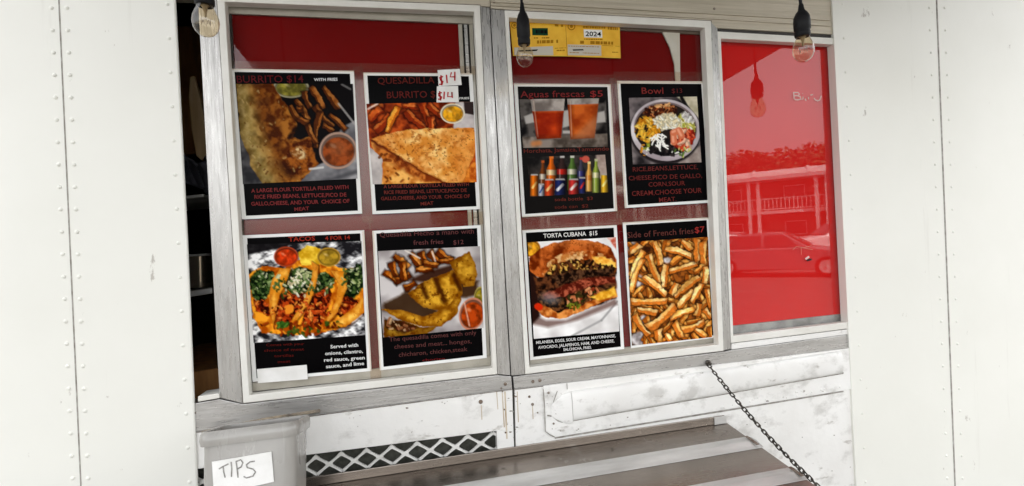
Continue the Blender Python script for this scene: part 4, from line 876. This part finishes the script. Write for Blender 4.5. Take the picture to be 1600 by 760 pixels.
# ================================================================ the eight menu sheets
WH, BKP = ink((235, 235, 233)), ink((17, 15, 16))
MENU = [
 dict(label='menu sheet showing a browned burrito with fries and a sauce cup', q=[(359, 107.5), (553, 111), (566, 334), (378, 343)], crop=(350, 100, 3.04), art=['burrito'],
      text=[("BURRITO $14", 62, 90, 378, 88, 36, (112, 30, 34), 0), ("WITH FRIES", 428, 82, 540, 80, 14, (236, 236, 236), 1), ("A LARGE FLOUR TORTILLA FILLED WITH", 130, 612, 592, 594, 19, (158, 60, 60), 1), ("RICE FRIED BEANS, LETTUCE,PICO DE", 145, 641, 582, 630, 19, (158, 60, 60), 1), ("GALLO,CHEESE, AND YOUR  CHOICE OF", 130, 674, 597, 660, 19, (158, 60, 60), 1), ("MEAT", 335, 699, 405, 694, 17, (158, 60, 60), 1)]),
 dict(label='menu sheet showing a folded golden quesadilla burrito with two price stickers on it', q=[(567.4, 113.6), (738, 115), (750.5, 327), (582, 335)], crop=(560, 100, 3.04), art=['quesadilla_burrito'],
      text=[("QUESADILLA", 92, 96, 362, 92, 32, (118, 40, 34), 0), ("BURRITO $", 136, 164, 366, 160, 34, (124, 42, 36), 0), ("FRIES", 480, 169, 527, 167, 10, (230, 230, 228), 1), ("A LARGE FLOUR TORTILLA FILLED WITH", 120, 591, 525, 580, 16, (140, 56, 48), 1), ("RICE FRIED BEANS, LETTUCE,PICO DE", 122, 619, 515, 608, 17, (140, 56, 48), 1), ("GALLO,CHEESE, AND YOUR  CHOICE OF", 108, 648, 530, 636, 17, (140, 56, 48), 1), ("MEAT", 296, 673, 357, 668, 16, (140, 56, 48), 1)]),
 dict(label='menu sheet showing tacos with green herbs on foil and a blank white sticker', q=[(379, 368), (569, 360), (580.5, 580), (394.7, 597)], crop=(370, 350, 3.04), art=['tacos'],
      text=[("TACOS", 246, 84, 372, 79, 22, (196, 58, 40), 1), ("4 FOR 14", 420, 78, 538, 73, 19, (190, 56, 40), 1), ("Comes with your", 140, 582, 320, 575, 13, (112, 30, 26), 0), ("choice of meat", 130, 608, 320, 601, 13, (112, 30, 26), 0), ("tortillas", 178, 634, 270, 630, 13, (112, 30, 26), 0), ("meat", 195, 662, 255, 658, 13, (112, 30, 26), 0),
            ("Served with", 445, 592, 577, 583, 17, (232, 232, 230), 1), ("onions, cilantro,", 420, 624, 599, 612, 17, (232, 232, 230), 1), ("red sauce, green", 415, 655, 608, 643, 17, (232, 232, 230), 1), ("sauce, and lime", 424, 686, 605, 670, 17, (232, 232, 230), 1)]),
 dict(label='menu sheet showing yellow quesadilla wedges with fries beside a sauce cup', q=[(581.6, 361), (751, 352), (760.6, 559.5), (593.5, 579)], crop=(580, 345, 3.1), art=['quesadillas'],
      text=[("Quesadilla Hecho a mano with", 42, 80, 498, 62, 24, (126, 72, 72), 0), ("fresh fries", 205, 118, 350, 112, 24, (126, 72, 72), 0), ("$12", 398, 116, 448, 113, 22, (126, 72, 72), 0), ("The quesadilla comes with only", 88, 586, 510, 552, 22, (118, 68, 66), 0), ("cheese and meat... hongos,", 112, 621, 486, 593, 22, (118, 68, 66), 0), ("chicharon, chicken,steak", 134, 660, 466, 631, 22, (118, 68, 66), 0), ("chorizo", 248, 682, 358, 673, 12, (150, 40, 42), 0)]),
 dict(label='menu sheet showing two orange drinks above a row of soda bottles', q=[(803, 131), (954, 132), (964.4, 330), (815.7, 339.7)], crop=(795, 120, 3.377), art=['drinks', 'bottles'], black=(20, 18, 17),
      text=[("Aguas frescas", 62, 110, 400, 107, 36, (156, 50, 50), 0), ("$5", 430, 107, 497, 105, 34, (180, 54, 54), 0), ("Horchata, Jamaica,Tamarindo", 80, 403, 528, 389, 22, (142, 54, 44), 0), ("soda bottle  $3", 243, 657, 443, 650, 18, (140, 58, 48), 0), ("soda can  $2", 243, 697, 420, 690, 18, (132, 54, 46), 0)]),
 dict(label='menu sheet showing a white bowl of beans, corn and salad', q=[(964.3, 126.6), (1100, 127.4), (1112.8, 316.7), (976.5, 325.4)], crop=(960, 115, 3.456), art=['bowl'],
      text=[("Bowl", 148, 110, 265, 110, 36, (166, 58, 54), 0), ("$13", 310, 106, 367, 105, 26, (122, 44, 44), 0), ("RICE,BEANS,LETTUCE,", 100, 530, 452, 516, 25, (140, 54, 50), 0), ("CHEESE,PICO DE GALLO,", 78, 578, 474, 563, 25, (140, 54, 50), 0), ("CORN,SOUR", 185, 612, 382, 604, 25, (140, 54, 50), 0), ("CREAM,CHOOSE YOUR", 95, 662, 472, 643, 27, (146, 56, 52), 0), ("MEAT.", 242, 696, 335, 690, 26, (146, 56, 52), 0)]),
 dict(label='menu sheet showing a stacked torta sandwich on a white plate', q=[(816, 360), (963.6, 351.7), (975.4, 545.6), (828.5, 563)], crop=(810, 340, 3.235), art=['torta'],
      text=[("TORTA CUBANA  $15", 127, 104, 400, 89, 22, (236, 234, 230), 1), ("MILANESA, EGGS, SOUR CREAM, MAYONNAISE,", 90, 640, 492, 605, 15, (226, 224, 222), 1), ("AVOCADO, JALAPENOS, HAM, AND CHEESE,", 100, 665, 485, 631, 15, (226, 224, 222), 1), ("SALCHICHA, FRIES.", 228, 675, 370, 663, 14, (226, 224, 222), 1)]),
 dict(label='menu sheet filled with a pile of golden French fries', q=[(973, 348), (1108.5, 340), (1119.3, 527.7), (986, 544.5)], crop=(970, 330, 3.45), art=['fries'],
      text=[("Side of French fries", 36, 146, 393, 121, 33, (124, 66, 60), 0), ("$7", 400, 118, 452, 113, 33, (206, 62, 58), 0)]),
]
def bil(q, u, v):
    q = [np.array(p) for p in q]; return q[0]*(1-u)*(1-v)+q[1]*u*(1-v)+q[2]*u*v+q[3]*(1-u)*v
sheets = []
for mi, m in enumerate(MENU):
    y = .0034 - .0003*(mi % 3); q = m['q']
    sh = obj('menu_poster', MB().prism(quad(q, y), (0, .0005, 0)), WH); tag(sh, m['label'], 'menu poster', 'menu sheets taped to the windows'); sheets.append(sh)
    inset = [bil(q, u, v) for u, v in ((.036, .021), (.966, .021), (.966, .978), (.036, .978))]
    obj('print_panel', MB().add(quad(inset, y-.0003), [(0, 1, 2, 3)]), ink(m.get('black', (7, 6, 7))), sh)
    ox, oy, sc_ = m['crop']
    for an in m['art']:
        A, rgb = ARTS[an]()
        h, w = A.X.shape; vs = [W(ox+A.X[i, j]/sc_, oy+A.Y[i, j]/sc_, y-.0006) for i in range(h) for j in range(w)]
        fs = [(i*w+j, i*w+j+1, (i+1)*w+j+1, (i+1)*w+j) for i in range(h-1) for j in range(w-1)]
        o = obj('food_photo', MB().add(vs, fs), PRINT, sh, fix=False)
        at = o.data.color_attributes.new('print', 'FLOAT_COLOR', 'POINT'); at.data.foreach_set('color', np.concatenate([rgb.reshape(-1, 3), np.ones((h*w, 1))], 1).astype(np.float32).ravel())
    upv = np.array(q[0])-np.array(q[3]); upv = upv/np.linalg.norm(upv)
    for t in m['text']: lettering(t[0], m['crop'], *t[1:6], ink(tuple(int(c*(.76 if t[6][1] < 100 else .96)) for c in t[6])), sh, y-.0009, upv, bool(t[7]))
def strip(parent, pts, y=.0012): obj('tape', MB().add(quad(pts, y), [(0, 1, 2, 3)]), TAPE, parent)
strip(sheets[0], [(346, 95), (566, 99), (566, 113), (347, 109)]); strip(sheets[1], [(562, 99), (756, 104), (757, 117), (563, 115)], .0008)
strip(sheets[0], [(552, 104), (568, 104), (583, 348), (566, 348)], .0004); strip(sheets[2], [(372, 346), (580, 338), (580, 359), (374, 367)]); strip(sheets[3], [(576, 338), (768, 330), (770, 350), (577, 359)], .0008)
strip(sheets[3], [(566, 362), (584, 360), (596, 592), (579, 594)], .0004)
strip(sheets[4], [(798, 117), (962, 117), (962, 134), (800, 133)]); strip(sheets[5], [(958, 112), (1108, 113), (1108, 130), (959, 131)], .0008); strip(sheets[4], [(952, 122), (966, 122), (980, 340), (962, 342)], .0004)
strip(sheets[6], [(812, 338), (972, 330), (972, 352), (814, 361)]); strip(sheets[7], [(968, 328), (1120, 320), (1121, 341), (969, 350)], .0008)
# stickers on the sheets
def sticker(crop, pts, label, lines=None, w=2.2):
    ox, oy, s = crop; cv = lambda L: [(ox+x/s, oy+y/s) for x, y in L]
    o = obj('price_sticker', MB().prism(quad(cv(pts), -.0002), (0, .0008, 0)), LABEL); tag(o, label, 'sticker', 'white stickers on the menu sheets')
    if lines:
        mb = MB()
        for l in lines: mb.add(*stroke('', cv(l), w, -.0006, None))
        obj('handwriting', mb, ink((176, 34, 40)), o, fix=False)
    return o
CP = (560, 100, 3.04)
sticker(CP, [(376, 30), (482, 24), (491, 100), (381, 106)], 'white sticker reading $14 at the top edge of the quesadilla burrito sheet', [[(402, 60), (386, 66), (390, 78), (402, 84), (398, 96), (384, 98)], [(392, 54), (396, 102)], [(418, 52), (422, 92)], [(442, 40), (436, 62), (462, 62)], [(458, 38), (458, 80)]])
sticker(CP, [(373, 107), (473, 105), (477, 182), (371, 183)], 'white sticker reading $14 covering the price after the word burrito', [[(396, 136), (380, 142), (382, 152), (396, 158), (392, 168), (378, 168)], [(386, 130), (390, 174)], [(408, 132), (406, 168)], [(426, 134), (424, 156), (444, 156), (444, 134)], [(444, 134), (446, 162)]])
sticker((370, 350, 3.04), [(95, 691), (332, 670), (337, 738), (100, 757)], 'blank white sticker on the lower corner of the taco sheet')
# ================================================================ inside the serving hatch
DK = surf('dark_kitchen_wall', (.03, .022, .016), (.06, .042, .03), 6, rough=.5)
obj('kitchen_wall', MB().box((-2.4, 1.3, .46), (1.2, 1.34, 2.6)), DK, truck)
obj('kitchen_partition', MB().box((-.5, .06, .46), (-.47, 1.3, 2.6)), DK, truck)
WOOD = surf('warm_wood', (.40, .17, .05), (.62, .30, .10), 8, (6, 6, 1), rough=.55)
TAN = surf('pale_wood', (.62, .42, .2), (.75, .54, .3), 8, (6, 6, 1), rough=.5)
def pbox(name, pts, y0, y1, mat, parent=None, bevel=.002): return obj(name, MB().prism(quad(pts, y0), (0, y1-y0, 0)), mat, parent, bevel=bevel)
sh = pbox('kitchen_shelf', [(180, 474), (331, 450), (331, 459), (180, 483)], .10, .36, STRIP, truck)
pbox('kitchen_shelf', [(180, 318), (318, 303), (318, 308), (180, 323)], .10, .30, STRIP, truck)
pbox('kitchen_counter', [(180, 600), (345, 575), (345, 660), (180, 680)], .10, .5, WOOD, truck)
pan = thing('steam_pan', W(290, 448, .2), 'stainless steam pan standing on the bright shelf inside the hatch', 'steam pan')
pz = W(290, 452, .2).z + .004; px0, px1 = W(225, 440, .12).x, W(320, 440, .12).x; pm = MB()
def pr_(k, h): return [Vector((px0+(px1-px0)*.5+x*k, .2+yy*k, pz+h)) for x, yy in rr((px1-px0)/2, .07, .015)]
obj('pan_body', pm.loft([pr_(.86, .0), pr_(.92, .03), pr_(.97, .066)], caps=True), surf('pan_steel', (.5, .42, .32), (.62, .52, .4), 8, rough=.25, metal=.9), pan, smooth=True)
obj('pan_rim', MB().loft([pr_(.97, .066), pr_(1.04, .067), pr_(1.05, .070), pr_(.98, .071)], caps=False), STRIP, pan, smooth=True, fix=False)
bd = pbox('cutting_board', [(180, 40), (322, 40), (326, 236), (180, 262)], .36, .38, WOOD); tag(bd, 'brown wooden board leaning inside the serving hatch', 'board')
pd = obj('wooden_paddle', MB().prism(quad([(296, 120), (303, 118), (312, 150), (322, 205), (324, 240), (316, 252), (306, 244), (298, 200), (294, 150)], .16), (0, .012, 0)), TAN, bevel=.003); tag(pd, 'pale wooden paddle hanging inside the serving hatch', 'paddle')
cl = MB(); rings = []
for i in range(14):
    t = i/13; rings.append([W(262+24*s+16*t*s+(4*math.sin(s*9+t*3)), 245+52*t-10*math.sin(s*2.4), .14+.012*math.sin(s*11+t*2.2)) for s in np.linspace(0, 3.1, 22)])
n = 22; cl.add([p for r_ in rings for p in r_], [(i*n+k, i*n+k+1, (i+1)*n+k+1, (i+1)*n+k) for i in range(13) for k in range(21)])
co = obj('dark_cloth', cl, surf('grey_blue_cloth', (.05, .05, .065), (.13, .13, .16), 30, rough=.8, bump=.3), smooth=True, fix=False); tag(co, 'dark grey blue cloth bunched on the shelf inside the hatch', 'cloth')
so = co.modifiers.new('thick', 'SOLIDIFY'); so.thickness = .003

# ================================================================ motel across the lot, trees, cars (seen in the red window)
mc = mirrored(1222, 46); md = (mc - Vector((CAM.x, -CAM.y, 0))); md.z = 0; md.normalize(); mr = Vector((-md.y, md.x, 0))    # md away from truck, mr along the facade
motel = thing('motel', mc, 'two storey motel with balcony, white columns and pale roof across the lot', 'building')
def loc(a, b, z): return mc + mr*a + md*b + Vector((0, 0, z))
def lbox(mb, a0, a1, b0, b1, z0, z1):
    return mb.prism([loc(a0, b0, z0), loc(a1, b0, z0), loc(a1, b0, z1), loc(a0, b0, z1)], md*(b1-b0))
MW = surf('motel_wall', (.09, .075, .06), (.13, .11, .09), 1, rough=.8); MWH = surf('motel_white', (.58, .57, .55), (.64, .63, .61), 1, rough=.5)
MRF = surf('motel_roof', (.5, .5, .49), (.6, .6, .58), .6, (1, 1, 8), rough=.5); MDR = surf('motel_door', (.1, .07, .05), (.16, .1, .07), 2, rough=.5); MGL = surf('motel_window_glass', (.03, .035, .04), rough=.08)
HLF = 27
obj('wall', lbox(MB(), -HLF, HLF, 2.0, 9, 0, 5.6), MW, motel)
rf = MB(); pr_f = [(-.6, 5.55), (-.6, 5.85), (1.4, 6.5), (9.4, 6.6), (9.4, 5.6)]
rf.add([loc(-HLF-.8, b, z) for b, z in pr_f]+[loc(HLF+.8, b, z) for b, z in pr_f], [tuple(range(5)), tuple(range(9, 4, -1))]+[(k, 5+k, 5+(k+1) % 5, (k+1) % 5) for k in range(5)]); rfo = obj('roof', rf, MRF, motel)
for k in range(14): obj('roof_seam', MB().prism([loc(-26+4*k, -.62, 5.86), loc(-25.8+4*k, -.62, 5.86), loc(-25.8+4*k, 1.38, 6.54), loc(-26+4*k, 1.38, 6.54)], (0, 0, .06)), MWH, rfo)
obj('balcony_slab', lbox(MB(), -HLF, HLF, -.1, 2.0, 2.75, 3.0), MWH, motel)
rl = obj('railing', lbox(lbox(MB(), -HLF, HLF, -.1, -.04, 3.95, 4.05), -HLF, HLF, -.1, -.04, 3.08, 3.16), MWH, motel)
bl = MB()
for k in range(180): lbox(bl, -HLF+.3*k, -HLF+.3*k+.06, -.09, -.05, 3.16, 3.95)
tag(obj('balusters', bl, MWH, rl), None, kind='stuff')
for k in range(12):
    a = -HLF+.3+4.85*k
    for e in (0, .7): obj('column', lbox(MB(), a+e, a+e+.26, -.38, -.12, 0, 5.56), MWH, motel)
    for z in (0, 3.02):
        if k < 11:
            obj('door', lbox(MB(), a+1.5, a+2.4, 1.93, 2.05, z+.02, z+2.1), MDR, motel)
            wn = obj('window', lbox(MB(), a+2.7, a+4.3, 1.92, 2.05, z+.9, z+2.1), MWH, motel); obj('pane', lbox(MB(), a+2.78, a+4.22, 1.90, 1.915, z+.98, z+2.02), MGL, wn)
# trees
LEAF = surf('tree_leaves', (.035, .055, .02), (.075, .10, .035), .8, rough=.7); BARK = surf('bark', (.07, .05, .035), (.12, .09, .06), 6, rough=.9)
def tree_mesh(seed):
    rg = random.Random(seed); tr = MB(); cr = MB()
    tr.tube([(0, 0, 0), (.1, .05, 2), (.0, .1, 4), (.2, 0, 6)], [.32, .26, .2, .1], 8)
    blobs = []
    for k in range(9):
        a = rg.random()*6.28; r_ = 1.0+rg.random()*2.0; h = 4.2+rg.random()*3.2; c = Vector((math.cos(a)*r_, math.sin(a)*r_, h)); tr.tube([(0, .05, 3+rg.random()*1.5), c*.6+Vector((0, 0, 1.4)), c], [.12, .08, .04], 6); blobs.append((c, .9+rg.random()*.9))
    blobs.append((Vector((0, 0, 7.4)), 1.4))
    for c, b in blobs:
        for k in range(330):
            d_ = Vector((rg.gauss(0, 1), rg.gauss(0, 1), rg.gauss(0, .8))); d_ = d_.normalized()*b*(rg.random()**.4); p = c+d_; s = .13+.14*rg.random()
            u = Vector((rg.gauss(0, 1), rg.gauss(0, 1), rg.gauss(0, 1))).normalized()*s; w = u.orthogonal().normalized()*s*.6
            cr.add([p-u, p+w, p+u, p-w], [(0, 1, 2, 3)])
    return tr, cr
TREES = []
for s in (1, 2, 3):
    tr, cr = tree_mesh(s); a = obj('trunk', tr, BARK, origin=(0, 0, 0), smooth=True); b = obj('crown', cr, LEAF, origin=(0, 0, 0), fix=False); TREES.append((a.data, b.data)); bpy.data.objects.remove(a); bpy.data.objects.remove(b)
rg = random.Random(4); q0 = mirrored(1222, 65)
for k in range(26):
    t = thing('tree', q0 + mr*(-44+3.4*k+rg.uniform(-.7, .7)) + md*rg.uniform(-2, 4), 'leafy green tree in the row standing behind the motel', 'tree', 'trees behind the motel')
    t.rotation_euler.z = rg.random()*6.28; s = 1.2+.2*rg.random(); t.scale = (s*1.15, s*1.15, s)
    for me, nm in zip(TREES[k % 3], ('trunk', 'crown')):
        o = bpy.data.objects.new(nm, me); COL.objects.link(o); o.parent = t
# cars
def car(px, D, yaw, paint, label, suv):
    base = mirrored(px, D); f = Matrix.Rotation(R(yaw), 3, 'Z') @ mr; sd = Vector((-f.y, f.x, 0)); Z = Vector((0, 0, 1))
    t = thing('parked_car', base, label, 'car', 'cars parked in the lot'); L, Wd, Hh = (4.7, 1.9, 1.72) if suv else (4.6, 1.8, 1.45); k = Hh/1.45
    def pt(x, y, z): return base + f*x + sd*y + Z*z
    low = [(-2.3, .35), (-2.32, .62), (-2.2, .84*k), (-1.2, .9*k), (.95, .92*k), (2.05, .78*k), (2.3, .62), (2.32, .35), (1.85, .24), (-1.85, .24)]
    obj('body', MB().loft([[pt(x*.985, -Wd/2, z) for x, z in low], [pt(x, -Wd/2+.1, z+(.03 if z > .7 else 0)) for x, z in low], [pt(x, Wd/2-.1, z+(.03 if z > .7 else 0)) for x, z in low], [pt(x*.985, Wd/2, z) for x, z in low]]), paint, t, smooth=True, bevel=.03)
    r0 = -2.05 if suv else -1.75; cab = [(r0, .9*k), (r0+.25 if suv else -1.1, Hh-.05), (-.2, Hh), (.25, Hh-.03), (1.05, .92*k)]
    obj('cabin', MB().loft([[pt(x*.96, -Wd/2+.2 if z > 1.0*k else -Wd/2+.08, z) for x, z in cab], [pt(x*.96, Wd/2-.2 if z > 1.0*k else Wd/2-.08, z) for x, z in cab]]), paint, t, smooth=True, bevel=.03)
    for s in (-1, 1):
        for xa_, xb_ in ((-1.35, -.35), (-.25, .72)):
            q = [(xa_, .96*k), (xb_, .97*k), (xb_-(.42 if xb_ > 0 else 0), Hh-.1), (xa_+(.2 if xa_ < -1 else 0), Hh-.1)]
            obj('side_window', MB().prism([pt(x, s*((Wd/2-.085)-(.11*(z-.96*k)/(Hh-.1-.96*k))), z) for x, z in q], sd*s*.02), MGL, t)
        for x in (-1.4, 1.42):
            tp = MB().lathe(pt(x, s*(Wd/2-.2), .33), [(.24, -.02), (.31, 0), (.33, .04), (.33, .16), (.31, .2), (.22, .21)], 22, sd*s); w_ = obj('wheel', tp, BLACK, t, smooth=True); obj('rim', MB().lathe(pt(x, s*(Wd/2-.2), .33), [(.21, .2), (.2, .218), (.05, .212), (.03, .23)], 16, sd*s), STRIP, w_, smooth=True)
        obj('headlight', MB().prism([pt(2.12, s*.55, .66), pt(2.24, s*.55, .64), pt(2.2, s*.84, .64), pt(2.08, s*.84, .66)], Z*.1), MWH, t); obj('tail_light', MB().prism([pt(-2.3, s*.6, .64), pt(-2.2, s*.88, .64), pt(-2.18, s*.88, .82), pt(-2.3, s*.6, .82)], f*-.03), RED, t)
    obj('windscreen', MB().prism([pt(1.0, -.7, .97*k), pt(1.0, .7, .97*k), pt(.32, .6, Hh-.09), pt(.32, -.6, Hh-.09)], f*.03+Z*.02), MGL, t)
    return t
car(1212, 18.5, 6, surf('grey_car_paint', (.16, .16, .17), rough=.25, coat=.6), 'grey saloon car parked in front of the motel', False)
car(1312, 28, 160, surf('white_car_paint', (.78, .78, .77), rough=.3, coat=.6), 'white sport utility car parked in front of the motel', True)
car(1105, 21, 172, MATS['white_car_paint'], 'white saloon car parked nose to nose with the grey saloon', False)
car(1150, 33, 12, surf('silver_car_paint', (.4, .4, .41), rough=.3, metal=.5, coat=.5), 'silver saloon car parked by the motel columns', False)
